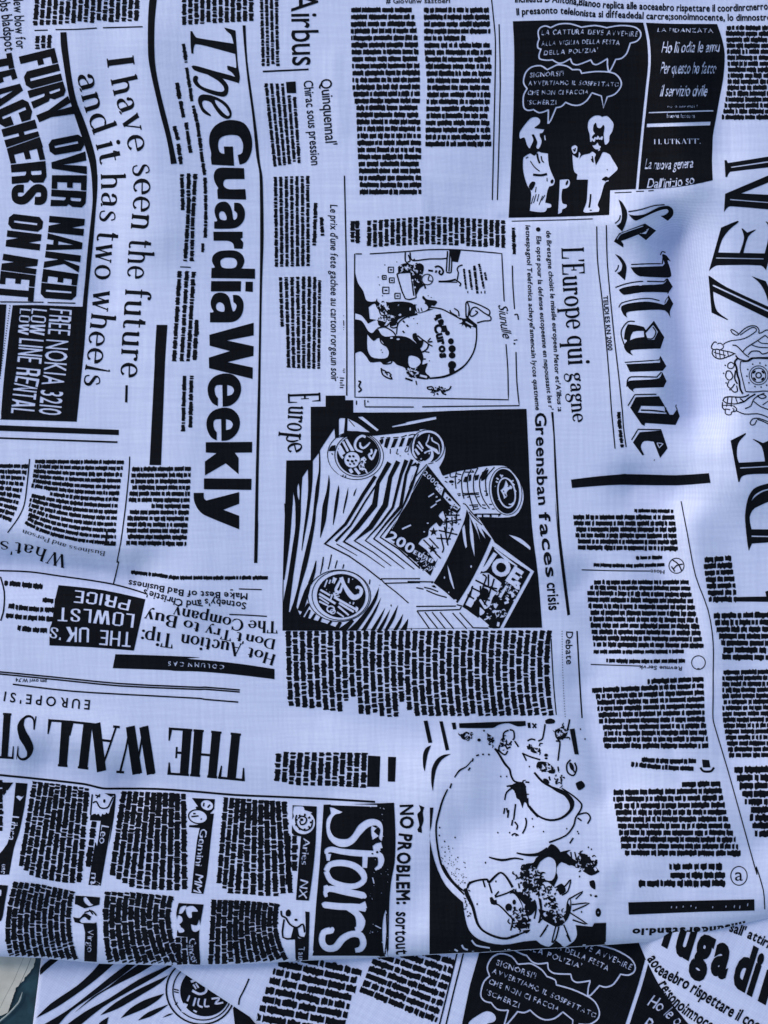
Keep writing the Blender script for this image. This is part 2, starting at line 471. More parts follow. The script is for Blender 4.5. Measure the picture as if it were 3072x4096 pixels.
def serif_font(T=13, t=4.5, sf=10):
    X = 64
    def ser(x, y, l=sf, r=None): r = l if r is None else r; return bar(x - l, y, x + r, y, t)
    def stem(x, y0, y1, b=1, tp=0):
        g = [bar(x, y0, x, y1, T)]
        if b: g.append(ser(x, y0 + t / 2))
        if tp == 1: g.append(ser(x, y1 - t / 2))
        if tp == 2: g.append(bar(x - sf, y1 - t * 1.2, x, y1 - t / 2, t * 1.2, t))
        return g
    G = {}
    G['I'] = stem(14, 0, 100, 1, 1), 28
    G['H'] = stem(14, 0, 100, 1, 1) + stem(62, 0, 100, 1, 1) + [bar(14, 52, 62, 52, t)], 76
    G['T'] = stem(36, 0, 100) + [bar(2, 100 - t/2, 70, 100 - t/2, t), bar(3.5, 100, 6, 72, t * 1.8, t * .7), bar(68.5, 100, 66, 72, t * 1.8, t * .7)], 72
    G['L'] = stem(14, 0, 100, 1, 1) + [bar(14, t/2, 58, t/2, t), bar(57, 0, 60, 32, t * 2, t * .7)], 62
    G['E'] = stem(14, 0, 100, 1, 1) + [bar(14, t/2, 60, t/2, t), bar(14, 100 - t/2, 56, 100 - t/2, t), bar(59, 0, 61, 28, t * 2, t*.7),
             bar(55, 100, 57, 74, t * 2, t*.7), bar(14, 52, 38, 52, t), bar(39, 40, 39, 64, t)], 64
    G['W'] = [bar(10, 100, 30, 0, T), bar(30, 0, 50, 100, t), bar(46, 100, 66, 0, T), bar(66, 0, 86, 100, t), ser(10, 100 - t/2, 9), ser(48, 100 - t/2, 9), ser(86, 100 - t/2, 8)], 96
    G['A'] = [bar(10, 0, 38, 100, t), bar(36, 100, 66, 0, T), bar(20, 34, 56, 34, t), ser(10, t/2, 9), ser(66, t/2, 9)], 76
    G['D'] = stem(14, 0, 100, 1, 1) + [arc(34, 50, 36, 50 - t/2, -90, 90, T, t), bar(14, t/2, 34, t/2, t), bar(14, 100-t/2, 34, 100-t/2, t)], 78
    G['B'] = stem(14, 0, 100, 1, 1) + [arc(38, 76, 17, 24 - t/2, -90, 90, T, t), arc(40, 26, 20, 26 - t/2, -90, 90, T, t),
             bar(14, t/2, 40, t/2, t), bar(14, 52, 40, 52, t), bar(14, 100-t/2, 40, 100-t/2, t)], 68
    G['C'] = [arc(44, 50, 36, 50 - t/2, 50, 310, T, t, 18), bar(68, 70, 70, 98, t*2, t*.7), pen([(67, 12), (72, 20), (74, 30)], [t, t, t])], 78
    G['S'] = [pen([(54, 74), (50, 92), (34, 98), (16, 92), (12, 74), (26, 58), (44, 44), (54, 26), (46, 8), (30, 2), (14, 8), (8, 28)],
                  [t, t, t, t*1.5, T, T*1.05, T*1.1, T, t*1.3, t, t, t]), bar(55, 100, 55, 70, t*.8), bar(8, 0, 8, 30, t*.8)], 64
    G['U'] = stem(14, 28, 100, 0, 1) + [bar(62, 28, 62, 100, t), ser(62, 100 - t/2), arc(38, 28, 24, 28 - t/2, 180, 360, T, t)], 76
    G['K'] = stem(14, 0, 100, 1, 1) + [bar(18, 44, 56, 98, t), bar(32, 62, 62, 0, T), ser(56, 100-t/2, 8), ser(64, t/2, 9)], 76
    G['R'] = stem(14, 0, 100, 1, 1) + [arc(38, 75, 18, 25 - t/2, -90, 90, T, t), bar(14, 50, 38, 50, t), bar(14, 100-t/2, 38, 100-t/2, t), bar(38, 50, 62, 0, T), ser(64, t/2, 6)], 72
    G['P'] = stem(14, 0, 100, 1, 1) + [arc(38, 74, 20, 26 - t/2, -90, 90, T, t), bar(14, 48, 38, 48, t), bar(14, 100-t/2, 38, 100-t/2, t)], 64
    G['o'] = [arc(28, X/2, 22, X/2 - t/2, 0, 180, T, t, 10), arc(28, X/2, 22, X/2 - t/2, 180, 360, T, t, 10)], 56
    G['e'] = [arc(28, X/2, 21, X/2 - t/2, 0, 180, T*.9, t, 10), arc(28, X/2, 21, X/2 - t/2, 180, 318, T, t, 10), bar(12, X/2+1, 51, X/2+1, t)], 54
    G['c'] = [arc(28, X/2, 21, X/2 - t/2, 48, 318, T, t, 16), disc(42, X - 16, T*.5)], 52
    G['n'] = stem(12, 0, X, 1, 2) + stem(46, 0, X-20, 1) + [arc(29, X-20, 17, 20 - t/2, 0, 175, T, t*1.2)], 58
    G['m'] = stem(12, 0, X, 1, 2) + stem(43, 0, X-18, 1) + stem(74, 0, X-18, 1) + [arc(27.5, X-18, 15.5, 18 - t/2, 0, 175, T, t*1.2), arc(58.5, X-18, 15.5, 18 - t/2, 0, 175, T, t*1.2)], 86
    G['h'] = stem(12, 0, 100, 1, 2) + stem(46, 0, X-20, 1) + [arc(29, X-20, 17, 20 - t/2, 0, 175, T, t*1.2)], 58
    G['u'] = stem(12, 18, X, 0, 2) + stem(46, 0, X, 0, 2) + [arc(29, 18, 17, 18 - t/2, 180, 355, T, t*1.2), bar(46, t/2, 56, t/2 + 1, t)], 58
    G['r'] = stem(12, 0, X, 1, 2) + [arc(30, X-22, 18, 20 - t/2, 60, 175, t*1.5, t*1.3), disc(38, X-9, T*.55)], 44
    G['i'] = stem(12, 0, X, 1, 2) + [disc(12, 88, T*.62)], 26
    G['l'] = stem(12, 0, 100, 1, 2), 26
    G['t'] = stem(14, 12, 84, 0) + [bar(2, X-t/2, 32, X-t/2, t), arc(26, 14, 12, 12, 180, 320, T, t, 8), bar(12, 82, 4, X, t)], 38
    G['f'] = stem(14, 0, 80, 1) + [bar(2, X-t/2, 32, X-t/2, t), arc(27, 80, 13, 18, 70, 180, T, t, 8), disc(33, 92, T*.5)], 34
    G['d'] = [arc(27, X/2, 20, X/2 - t/2, 60, 300, T, t, 14), bar(36, X - 5, 45, X - 12, t), bar(36, 5, 45, 12, t)] + stem(48, 0, 100, 0, 2) + [bar(48, t/2, 58, t/2, t)], 60
    G['q'] = [arc(27, X/2, 20, X/2 - t/2, 60, 300, T, t, 14), bar(36, X - 5, 45, X - 12, t), bar(36, 5, 45, 12, t)] + stem(48, -34, X, 1, 0), 58
    G['p'] = [arc(33, X/2, 20, X/2 - t/2, -120, 120, T, t, 14), bar(14, X - 12, 25, X - 5, t), bar(14, 12, 25, 5, t)] + stem(12, -34, X, 1, 2), 58
    G['a'] = stem(42, 8, X-20, 0) + [arc(27, X-20, 15, 20 - t/2, 0, 150, T, t, 9), disc(13, X-16, T*.5), bar(42, t/2, 53, t/2+3, t*1.2),
             arc(24, 18, 14, 17 - t/2, 90, 290, T, t, 10), bar(24, 35, 42, 40, t), bar(28, 2, 42, 10, t)], 54
    G['g'] = [arc(27, X-18, 17, 18 - t/2, 0, 180, T, t, 9), arc(27, X-18, 17, 18 - t/2, 180, 360, T, t, 9), disc(50, X-3, T*.45), bar(38, X-8, 50, X-2, t),
             pen([(20, 28), (12, 18), (18, 9), (38, 4), (50, -8), (44, -24), (26, -30), (10, -26), (6, -14), (16, -2)], [t, T*.6, T, T, T*.8, t, t, t, T*.6, t])], 56
    G['s'] = [pen([(38, 48), (34, 60), (24, X-2), (12, 56), (12, 44), (26, 34), (40, 22), (38, 8), (26, 2), (12, 6), (8, 20)],
                  [t, t, t, t, T*.8, T*.9, T*.9, T*.7, t, t, t])], 48
    G['v'] = [bar(10, X, 28, 0, T), bar(28, 0, 46, X, t), ser(10, X-t/2, 8), ser(46, X-t/2, 7)], 56
    G['w'] = [bar(8, X, 24, 0, T), bar(24, 0, 40, X, t), bar(37, X, 53, 0, T), bar(53, 0, 69, X, t), ser(9, X-t/2, 8), ser(38, X-t/2, 6), ser(69, X-t/2, 7)], 78
    G['y'] = [bar(10, X, 28, 2, T), pen([(46, X), (28, 0), (20, -22), (8, -28)], [t, t, t, t]), ser(10, X-t/2, 8), ser(46, X-t/2, 7), disc(9, -25, T*.5)], 56
    G["'"] = [bar(6, 100, 5, 74, T*.8, t)], 12
    G['.'] = [disc(8, 6, T*.5)], 16
    G[','] = [disc(8, 6, T*.5), bar(9, 5, 4, -14, t, t*.5)], 16
    G[':'] = [disc(8, 6, T*.55), disc(8, X-8, T*.55)], 16
    G['-'] = [bar(2, X/2, 40, X/2, t*1.3)], 44
    return G
def block_font(V=19, Hz=16):
    """heavy condensed capitals: V = stem width, Hz = thickness of the horizontals"""
    v, z = V / 2, Hz / 2
    def st(x, y0=0, y1=100): return bar(x, y0, x, y1, V)
    def hz(y, x0, x1): return bar(x0, y, x1, y, Hz)
    def bowl(x0, x1, y0, y1, c=9, w=V):
        o = [(x0, y0), (x1 - c, y0), (x1, y0 + c), (x1, y1 - c), (x1 - c, y1), (x0, y1)]
        return np.array(o, float), np.array([(x0, y0 + Hz*.8), (x0, y1 - Hz*.8), (x1 - w, y1 - Hz*.8), (x1 - w, y0 + Hz*.8)], float)
    def ring(x0, x1, y0=0, y1=100, c=12, gapy=None):
        o = np.array([(x0, y0+c), (x0+c, y0), (x1-c, y0), (x1, y0+c), (x1, y1-c), (x1-c, y1), (x0+c, y1), (x0, y1-c)], float)
        i = np.array([(x0+V, y0+Hz), (x0+V, y1-Hz), (x1-V, y1-Hz), (x1-V, y0+Hz)], float)
        return o, i
    G = {}
    G['I'] = [st(v)], V
    G['F'] = [st(v), hz(100-z, 0, 38), hz(54, 0, 33)], 38
    G['E'] = [st(v), hz(100-z, 0, 38), hz(52, 0, 33), hz(z, 0, 38)], 38
    G['L'] = [st(v), hz(z, 0, 34)], 34
    G['T'] = [st(20), hz(100-z, 0, 40)], 40
    G['H'] = [st(v), st(46-v), hz(52, 0, 46)], 46
    G['N'] = [st(v), st(48-v), np.array([(0, 100), (V, 100), (48, 0), (48-V, 0)], float)], 48
    G['K'] = [st(v), np.array([(V-2, 44), (30, 100), (48, 100), (30, 56), (50, 0), (31, 0), (20, 38), (V-2, 28)], float)], 50
    G['O'] = list(ring(0, 44)), 44
    G['D'] = [np.array([(0, 0), (32, 0), (44, 12), (44, 88), (32, 100), (0, 100)], float), np.array([(V, 14), (V, 86), (44-V, 86), (44-V, 14)], float)], 44
    G['U'] = [np.array([(0, 100), (0, 12), (12, 0), (33, 0), (45, 12), (45, 100), (45-V, 100), (45-V, 15), (V, 15), (V, 100)], float)], 45
    G['C'] = [np.array([(44, 62), (44, 88), (32, 100), (12, 100), (0, 88), (0, 12), (12, 0), (32, 0), (44, 12), (44, 38), (44-V, 38), (44-V, 14), (V, 14), (V, 86), (44-V, 86), (44-V, 62)], float)], 44
    G['R'] = [st(v), np.array([(0, 100), (32, 100), (45, 90), (45, 62), (38, 52), (44, 46), (47, 0), (29, 0), (28, 38), (24, 42), (V-1, 42), (V-1, 56), (26, 56), (28, 60), (28, 84), (26, 86), (V-1, 86), (0, 86)], float)], 47
    G['P'] = [np.array([(0, 0), (V, 0), (V, 40), (34, 40), (45, 50), (45, 90), (34, 100), (0, 100)], float), np.array([(V, 54), (V, 86), (45-V, 86), (45-V, 54)], float)], 45
    G['V'] = [np.array([(0, 100), (V, 100), (25, 30), (50-V, 100), (50, 100), (34, 0), (16, 0)], float)], 50
    G['A'] = [np.array([(0, 0), (16, 100), (34, 100), (50, 0), (50-V+1, 0), (31.5, 18), (18.5, 18), (V-1, 0)], float), np.array([(20, 32), (30, 32), (25, 76)], float)], 50
    G['Y'] = [np.array([(0, 100), (V+1, 100), (25, 58), (49-V, 100), (50, 100), (25+v, 36), (25+v, 0), (25-v, 0), (25-v, 36)], float)], 50
    G['W'] = [np.array([(0, 100), (15, 100), (21, 30), (28, 100), (42, 100), (49, 30), (55, 100), (70, 100), (58, 0), (42, 0), (35, 55), (28, 0), (12, 0)], float)], 70
    G['S'] = [pen([(36, 66), (36, 82), (30, 91), (14, 91), (8.5, 80), (10, 66), (22, 52), (34, 38), (37, 24), (32, 10), (15, 9), (9, 18), (9, 34)], [V, V, V*.95, V*.95, V, V, V*1.1, V*1.1, V, V*.95, V*.95, V, V])], 45
    G["'"] = [bar(6, 100, 6, 76, 12, 7)], 12
    return G
SERIF = serif_font()
SERIF_N = serif_font(T=15, t=5.5, sf=12)
SERIF_B = serif_font(T=17, t=6, sf=10)
SERIF_C = serif_font(T=24, t=5, sf=14)
BLOCK = block_font()
BLOCK_L = block_font(11, 11)
def drawn(font, text, base, h, ink=1, gap=7, space=26, shear=0.0, jit=0.0, h1=None):
    x = 0.0; gl = []
    for ch in text:
        if ch == ' ': x += space; continue
        g, adv = font[ch]
        holes = ch in 'ODPA' and (font is BLOCK or font is BLOCK_L)
        parts = []
        if holes: parts.append([c for c in g])
        else: parts += [[c] for c in g]
        for cs in parts:
            if len(cs) == 2 and holes:
                cs = [cs[0], cs[1][::-1] if area(cs[0]) * area(cs[1]) > 0 else cs[1]]
            gl.append([dens(np.stack([(c[:, 0] + x) / 100, c[:, 1] / 100], 1)) for c in cs])
        x += adv + gap
    set_text(gl, (x - gap) / 100, base, h, ink, shear, jit, h1)
def area(c): return 0.5 * np.sum(c[:, 0] * np.roll(c[:, 1], -1) - np.roll(c[:, 0], -1) * c[:, 1])
def dens(c, m=0.35):
    out = []
    for i in range(len(c)):
        p, q = c[i], c[(i + 1) % len(c)]; k = max(1, int(np.hypot(*(q - p)) / m))
        for j in range(k): out.append(p + (q - p) * j / k)
    return np.array(out)
def hand(text, base, h, ink=0, **k): sans(text, base, h, ink, bold=k.pop('bold', 0.008), shear=k.pop('shear', 0.12), jit=k.pop('jit', 1.0), **k)

# ---- columns of run-together small print: every word a ragged dark block
_rng = random.Random(7)
def word_strip(p0, p1, p2, h, out, asc=0.28, mid=None):
    """ragged block from p0 to p1 (line direction), half height h/2; appended as quads"""
def text_rows(rows, name, parent=None, label=None, zf=None, rough=1.25, wl=(0.9, 4.6), gapf=0.18, lift=1.5):
    parent = parent or top
    if zf is None: zf = {top: z_top, mid: z_mid, low: z_low}[parent]
    V, F = [], []
    rg = _rng
    for pts, h in rows:                      # pts: polyline of the row's middle, h: ink height
        d = np.hypot(*np.diff(pts, axis=0).T); s = np.concatenate([[0], np.cumsum(d)]); L = s[-1]
        if L < h: continue
        x = rg.uniform(-0.2, 0.1) * h
        while x < L - 0.4 * h:
            r = rg.random()
            wdt = h * (rg.uniform(0.5, 0.9) if r < 0.2 else rg.uniform(*wl))
            wdt = min(wdt, L - x)
            if wdt < 0.35 * h: break
            k = max(2, int(wdt / (0.24 * h)) + 1)
            t = x + np.linspace(0, wdt, k + 1)
            up = np.array([0.5 + rg.choice((0, 0, .05, .1, .22, -.04)) * rough for _ in range(k + 1)])
            dn = np.array([0.5 + rg.choice((0, 0, 0, .04, .18, -.05)) * rough for _ in range(k + 1)])
            up[0] -= .07; up[-1] -= .07; dn[0] -= .07; dn[-1] -= .07
            px = np.interp(t, s, pts[:, 0]); py = np.interp(t, s, pts[:, 1])
            t2 = np.clip(t + 2, 0, L); t1 = np.clip(t - 2, 0, L)
            dx = np.interp(t2, s, pts[:, 0]) - np.interp(t1, s, pts[:, 0]); dy = np.interp(t2, s, pts[:, 1]) - np.interp(t1, s, pts[:, 1])
            n = np.hypot(dx, dy); n[n == 0] = 1; dx /= n; dy /= n
            b = len(V)
            for i in range(k + 1):
                V.append((px[i] + dy[i] * up[i] * h, py[i] - dx[i] * up[i] * h))
                V.append((px[i] - dy[i] * dn[i] * h, py[i] + dx[i] * dn[i] * h))
            for i in range(k):
                F.append((b + 2*i, b + 2*i + 1, b + 2*i + 3, b + 2*i + 2))
            x += wdt + gapf * h * rg.uniform(0.7, 1.8)
    if not F: return
    V = np.array(V); F = np.array(F)
    ok = np.ones(len(F), bool); c = V[F].mean(1)
    ok &= (c[:, 0] > -200) & (c[:, 0] < 3260) & (c[:, 1] > -200) & (c[:, 1] < 4300)
    near = False
    if parent is top:
        far = V[F][:, :, 1].max(1) < edge_y(c[:, 0]) - 1.5; ok &= far; near = V[:, 1].max() > 3600
    F = F[ok]
    if len(F) == 0: return
    used = np.unique(F); rm = -np.ones(len(V), int); rm[used] = np.arange(len(used))
    lf = lift + (0.6 if (near or parent is not top) else 0)
    o = mesh_obj(name, place(V[used, 0], V[used, 1], zf, lf), rm[F], M_INK if parent is top else M_INK2, parent)
    if label: o['label'] = label
    return o
def resample(pts, v):
    pts = np.asarray(pts, float)
    d = np.hypot(*np.diff(pts, axis=0).T); s = np.concatenate([[0], np.cumsum(d)]); s /= s[-1]
    return np.stack([np.interp(v, s, pts[:, 0]), np.interp(v, s, pts[:, 1])], -1)
def column(name, starts, ends, n, label=None, parent=None, fill=0.63, midp=None, short=(), trim=(), h=None, rough=1.25, **k):
    A, _, _, _ = parse(starts); B, _, _, _ = parse(ends)
    M = parse(midp)[0] if midp else None
    rows = []
    for i in range(n):
        v = (i + 0.5) / n if n > 1 else 0.5
        a, b = resample(A, v), resample(B, v)
        m = resample(M, v) if M is not None else (a + b) / 2
        a2, b2 = resample(A, min(1, v + .5 / n)), resample(B, min(1, v + .5 / n)); a1, b1 = resample(A, max(0, v - .5 / n)), resample(B, max(0, v - .5 / n))
        u = (b - a) / max(np.hypot(*(b - a)), 1e-6); perp = np.array([-u[1], u[0]])
        pitch = abs(np.dot((a2 + b2 - a1 - b1) / 2, perp)) or 20
        t = np.linspace(0, 1, 9)[:, None]
        c = 2 * m - (a + b) / 2
        pts = (1 - t) ** 2 * a + 2 * t * (1 - t) * c + t ** 2 * b
        e = 1.0
        for (j, f) in short:
            if j == i: e = f
        s0 = 0.0
        for (j, f) in trim:
            if j == i: s0 = f
        if e < 1 or s0 > 0: pts = resample(pts, np.linspace(s0, e, 9))
        rows.append((pts, h if h else pitch * fill))
    return text_rows(rows, name, parent, label, rough=rough, **k)
def row(s, h):
    pts, cor, _, k = parse(s)
    if len(pts) > 2: pts, _ = smooth_pts(pts, cor, False, n=4)
    return (pts, h * k)
def rows(name, specs, label=None, parent=None, **k):
    for s, h in specs: text_rows([row(s, h)], name, parent, label, **k)
def hair(*specs, w=7, parent=None, name="printed_hairline", label=None):
    for s in specs:
        St(s, w); flush(name, parent, label, step=60)

def scribble(frame, x, y, rx, ry, n, size=9, seed=1, mix=0.5):
    """dense broken pen work: short ragged strokes, black and bare cloth mixed"""
    r = random.Random(seed)
    for i in range(n):
        a = r.uniform(0, 6.283); q = math.sqrt(r.random()); px = x + rx * q * math.cos(a); py = y + ry * q * math.sin(a)
        b = r.uniform(0, 6.283); L = r.uniform(.6, 2.2) * size
        SWd = f"@{frame} {px:.1f},{py:.1f}:{r.uniform(.3,.9)*size:.1f} {px+L*math.cos(b):.1f},{py+L*math.sin(b):.1f}:{r.uniform(.5,1.0)*size:.1f} {px+L*1.6*math.cos(b+.6):.1f},{py+L*1.6*math.sin(b+.6):.1f}:{.2*size:.1f}"
        St(SWd, 5, 0 if r.random() < mix else 1)
# ================================================================== the print, top layer
# ---- upper left: heavy tabloid headlines and the curved rules
fr('A1')
P("1240,-20! 1228,150 1228,450 1250,600 1290,780 1330,950 1370,1100 1400,1240 1418,1362! 1467,1355! 1445,1250 1410,1090 1370,930 1335,790 1300,620 1283,480 1280,300 1285,150 1302,-20!")
flush("printed_rule", label="thick curved vertical rule right of the two-wheels headline, near the top")
P("@A1 500,268! 505,380 525,520 545,650 570,790 600,900 640,1020 690,1170 735,1320 752,1400 762,1500 @A6 768,207 758,330 745,450 725,640 708,850 690,1030 685,1092! 600,1090 300,1078 105,1080! 70,1350 35,1659 @C1 22,250 8,420 0,472 -200,468! -200,474! 0,473! 300,480 635,491! 650,350 670,150 685,0 @A6 700,1400 718,1150 728,1000 748,800 772,560 793,300 806,130 808,0 @A1 806,1450 796,1330 770,1220 730,1090 690,980 645,870 615,760 590,620 572,480 560,380 550,266!")
fr('A6')
drawn(BLOCK_L, "FREE", "412,1105 395,1318", 185, 0)
sans("NOKIA 3210", "@A6 385,1362 362,1659 @C1 352,120 322,425", 180, 0, bold=0.012, gap=.1)
drawn(BLOCK_L, "LOW", "262,1105 240,1320", 128, 0)
drawn(BLOCK_L, "LOW", "165,1105 145,1320", 90, 0)
drawn(BLOCK_L, "LINE RENTAL", "@A6 158,1350 130,1659 @C1 110,200 88,418", 205, 0, h1=195)
flush("printed_box", label="black advertising box with white telephone offer, continuing up as a curved rule")
P("@A6 -200,1070! 52,1073! 28,1400 3,1659! @C1 -200,420!"); flush("printed_bar", label="black bar at the left border beside the dotted line")
fr('A6')
for i in range(30):
    t = i / 29; x = 82 - 84 * t; y = 1085 + 600 * t
    El(f"{x:.1f},{y:.1f}", 6, 5, n=6)
flush("printed_dots", label="fine dotted line along the telephone advertisement", step=60)
fr('A1')
drawn(BLOCK, "FURY", "155,470 200,650 250,830 345,1062", 305, gap=2.5)
drawn(BLOCK, "OVER", "@A1 395,1165 425,1330 430,1500 @A6 418,258", 290, gap=2.5)
drawn(BLOCK, "NAKED", "@A6 410,338 395,500 370,700 345,880 334,1018", 295, gap=2.5)
flush("printed_headline", label="heavy condensed capitals reading FURY OVER NAKED")
drawn(BLOCK, "TEACHERS", "@A1 -190,490 -145,700 -60,900 0,1040 45,1200 80,1310 95,1450 98,1600 @A6 95,236", 290, gap=2.5)
drawn(BLOCK, "ON", "@A6 78,318 45,592", 285, gap=6)
drawn(BLOCK, "NET", "@A6 28,652 5,800 -15,1024", 292, gap=2.5)
flush("printed_headline", label="heavy condensed capitals reading TEACHERS ON NET at the left border")
fr('A1')
sans("New blow for", "108,-40 122,200 135,405", 80, bold=.012)
sans("obs bladspot", "-10,-20 20,200 40,425", 88, bold=.012)
flush("printed_subhead", label="two short lines of sans serif beside the heavy headline, top left corner", step=60)
fr('A1')
hair("285,252 395,249", "460,245 630,243 803,232", "853,230 1183,221", "@A6 0,1052 360,1055", "@A6 395,1058 625,1063")
column("text_column", "@A1 1165,-60 285,-60", "@A1 1155,172 265,212", 17, label="short column of dense small print, top left")
column("text_column", "@A1 435,285 285,300", "@A1 430,395 285,410", 3, label="tiny stub of small print above the heavy headline")
fr('A1')
drawn(SERIF, "I", "882,472 895,576", 225)
drawn(SERIF, "have", "@A1 915,655 955,830 1020,1030 1068,1268", 222)
drawn(SERIF, "seen", "@A1 1092,1358 1105,1500 @A6 1105,100 1098,290 1083,448", 222)
drawn(SERIF, "the", "@A6 1072,530 1060,690 1052,857", 218)
drawn(SERIF, "future", "@A6 1040,938 1028,1140 1013,1350 1003,1520 @C1 998,122", 218)
Q("@C1 1040,188 1060,188 1056,332 1036,330")
drawn(SERIF, "and", "@A1 630,618 690,860 755,1060 778,1125", 212)
drawn(SERIF, "it", "@A1 792,1195 818,1300 832,1368", 212)
drawn(SERIF, "has", "@A1 835,1440 838,1600 @A6 833,250 818,385", 208)
drawn(SERIF, "two", "@A6 808,465 793,640 780,862", 208)
drawn(SERIF, "wheels", "@A6 778,948 758,1150 738,1320 718,1540 @C1 705,50 693,194", 208)
flush("printed_headline", label="two-line serif headline about a future on two wheels")

# ---- masthead in script and heavy sans
fr('A2')
P("407,228! 428,258 465,290 486,362! 300,333! 180,312 160,290 142,258! 127,258! 130,380 135,443! 153,445! 155,400 172,365 300,392! 499,447! 508,560 480,555 440,545 432,548! 436,578! 470,600 500,640 529,690! 538,640 522,540 512,400 502,253! 450,238")
P("137,552! 150,543 200,552 330,590 505,640 530,690! 450,665 250,612 160,582")
P("290,600! 380,640 435,700 443,745 428,790 390,802 280,772 190,725 152,680 152,640 172,627 192,640 186,672 222,715 300,745 380,762 408,748 398,712 350,665 262,612")
P("292,963 230,930 192,850 198,800 240,782 330,800 420,850 466,920 466,968 432,987 380,962 330,900 298,850 245,832 225,850 240,900 297,952")
PW("330,828 345,870 400,935 438,962 452,945 420,888 375,848")
flush("printed_letter_group", label="flowing italic word The opening the masthead", step=40)
def masthead(s, holes=()):
    P(s)
    for q in holes: PW(q)
    flush("printed_letter", step=40)
masthead("@A2 535,1365! 590,1345 630,1270 640,1180 620,1090 570,1020 480,995 400,1005 330,1045 290,1110 283,1190 300,1270 297,1310! 303,1365! 490,1375! 480,1215! 405,1215! 410,1275! 375,1265 358,1220 365,1160 400,1130 470,1118 530,1130 560,1180 565,1220 555,1270 520,1285!")
masthead("@A2 572,1395! 400,1390 345,1403 322,1450 330,1510 360,1560! 350,1575! 355,1650! 590,1655! 583,1568! 450,1570 410,1550 400,1520 415,1490 470,1485 577,1485!")
masthead("@C4 325,445! 325,385! 350,380 335,340 328,290 345,245 385,222 430,225 460,260 475,310 485,370 510,360 515,320 490,295! 490,230! 540,235 575,285 578,350 555,400 510,435 450,445", ["@C4 365,320 375,365 420,375 428,350 410,310 385,300"])
masthead("@C4 318,470! 560,470! 560,520! 543,530 565,560 560,612! 490,610! 485,575 465,555 430,545 320,545!")
masthead("@C4 300,855! 303,770! 330,765 308,720 315,670 360,635 430,625 510,630 560,665 575,715 560,760 548,775! 663,778! 663,860!", ["@C4 375,720 390,765 450,775 500,765 515,725 490,690 420,685 385,700"])
masthead("@C4 297,965! 300,880! 548,880! 545,965!")
masthead("@C4 585,885! 645,885! 645,970! 583,965!")
masthead("@C4 290,1222! 290,1140! 320,1135 300,1095 298,1040 325,990 370,975 420,985 450,1020 465,1080 480,1130 500,1120 510,1080 485,1055! 480,995! 530,1000 565,1050 565,1120 540,1180 490,1215 430,1222", ["@C4 340,1080 350,1120 400,1135 412,1110 400,1070 365,1055"])
masthead("@C4 652,1225! 285,1325! 287,1415! 455,1460! 280,1515! @C5 283,150! 643,240! 645,145! 435,100! 650,48! @C4 652,1420! 430,1372! 652,1330!")
for dx, dy in ((0, 0), (-10, 284)):
    def sh(s): return "@C5 " + " ".join(f"{float(a.split(',')[0])+dx},{float(a.split(',')[1].rstrip('!'))+dy}" + ("!" if a.endswith('!') else "") for a in s.split())
    masthead(sh("355,465! 310,440 275,370 275,290 320,225 400,195 480,205 535,260 548,335 520,410 460,460 395,470! 393,290! 345,292 328,320 335,370 356,400!"), [sh("432,290! 432,380! 470,370 490,335 470,302")])
masthead("@C5 255,765! 640,762! 638,850! 495,852! 527,895! 527,1030! 420,940! 248,1040! 248,925! 345,855! 255,850!")
masthead("@C5 240,1065! 635,1068! 632,1160! 240,1155!")
masthead("@C5 532,1178! 532,1275! 400,1325! 532,1375! 532,1487! 245,1370 190,1320 158,1250 155,1185! 238,1185! 240,1230 260,1248!")
P("@A2 560,210! 570,350 600,650 640,950 675,1300 700,1440 @C4 706,400 703,900 690,1659 @C5 680,600 670,1000 662,1400 @C6 655,315! 683,315! 690,0 @C5 688,1400 694,1000 705,500 712,0 @C4 722,900 735,500 726,20 @A2 705,1350 680,1100 640,800 600,500 585,210!")
flush("printed_rule", label="long heavy vertical rule running down the right of the masthead")
P("@A6 1298,1243! 1388,1243! @C1 1368,0! 1335,851! 1240,850! 1283,0! @A6 1283,1500!"); flush("printed_bar", label="thick vertical black bar left of the masthead")
Q("@C1 -200,512 0,520 985,558 985,602 0,566 -200,558"); flush("printed_bar", label="thick horizontal bar under the telephone advertisement")
Q("@C1 -200,612 0,619 975,653 972,668 0,633 -200,626"); flush("printed_rule", label="thin horizontal rule under the thick bar at the left")
rows("text_line", [("@A2 70,362 92,520", 26), ("@A2 96,560 118,700 140,840", 26), ("@A2 150,875 190,1060 222,1300 245,1452", 27), ("@C4 248,20 255,280 250,520", 25), ("@C4 232,565 228,640", 24),
                  ("@A2 15,685 38,820", 30), ("@A2 42,838 75,985", 28), ("@A2 90,1015 128,1268", 28), ("@A2 -8,1045 30,1180", 28), ("@A2 25,1190 50,1362", 28)], wl=(2.2, 7))
rows("text_line", [("@C4 168,-10 150,300 138,715", 29), ("@C4 112,-15 110,300 82,715", 29), ("@C4 55,-10 65,300", 27)], wl=(1.5, 5))
rows("text_line", [("@A6 1605,800 1560,1545", 30), ("@A6 1550,795 1505,1545", 30), ("@A6 1490,795 1442,1545", 30), ("@A6 1632,1200 1612,1535", 32)], wl=(1.5, 5))
rows("text_line", [("@C1 1588,108 1578,540", 28), ("@C1 1530,110 1517,572", 28)], wl=(1.5, 5))
fr('C4'); St("42,762 100,764 130,767", 6); flush("printed_hairline", step=60)

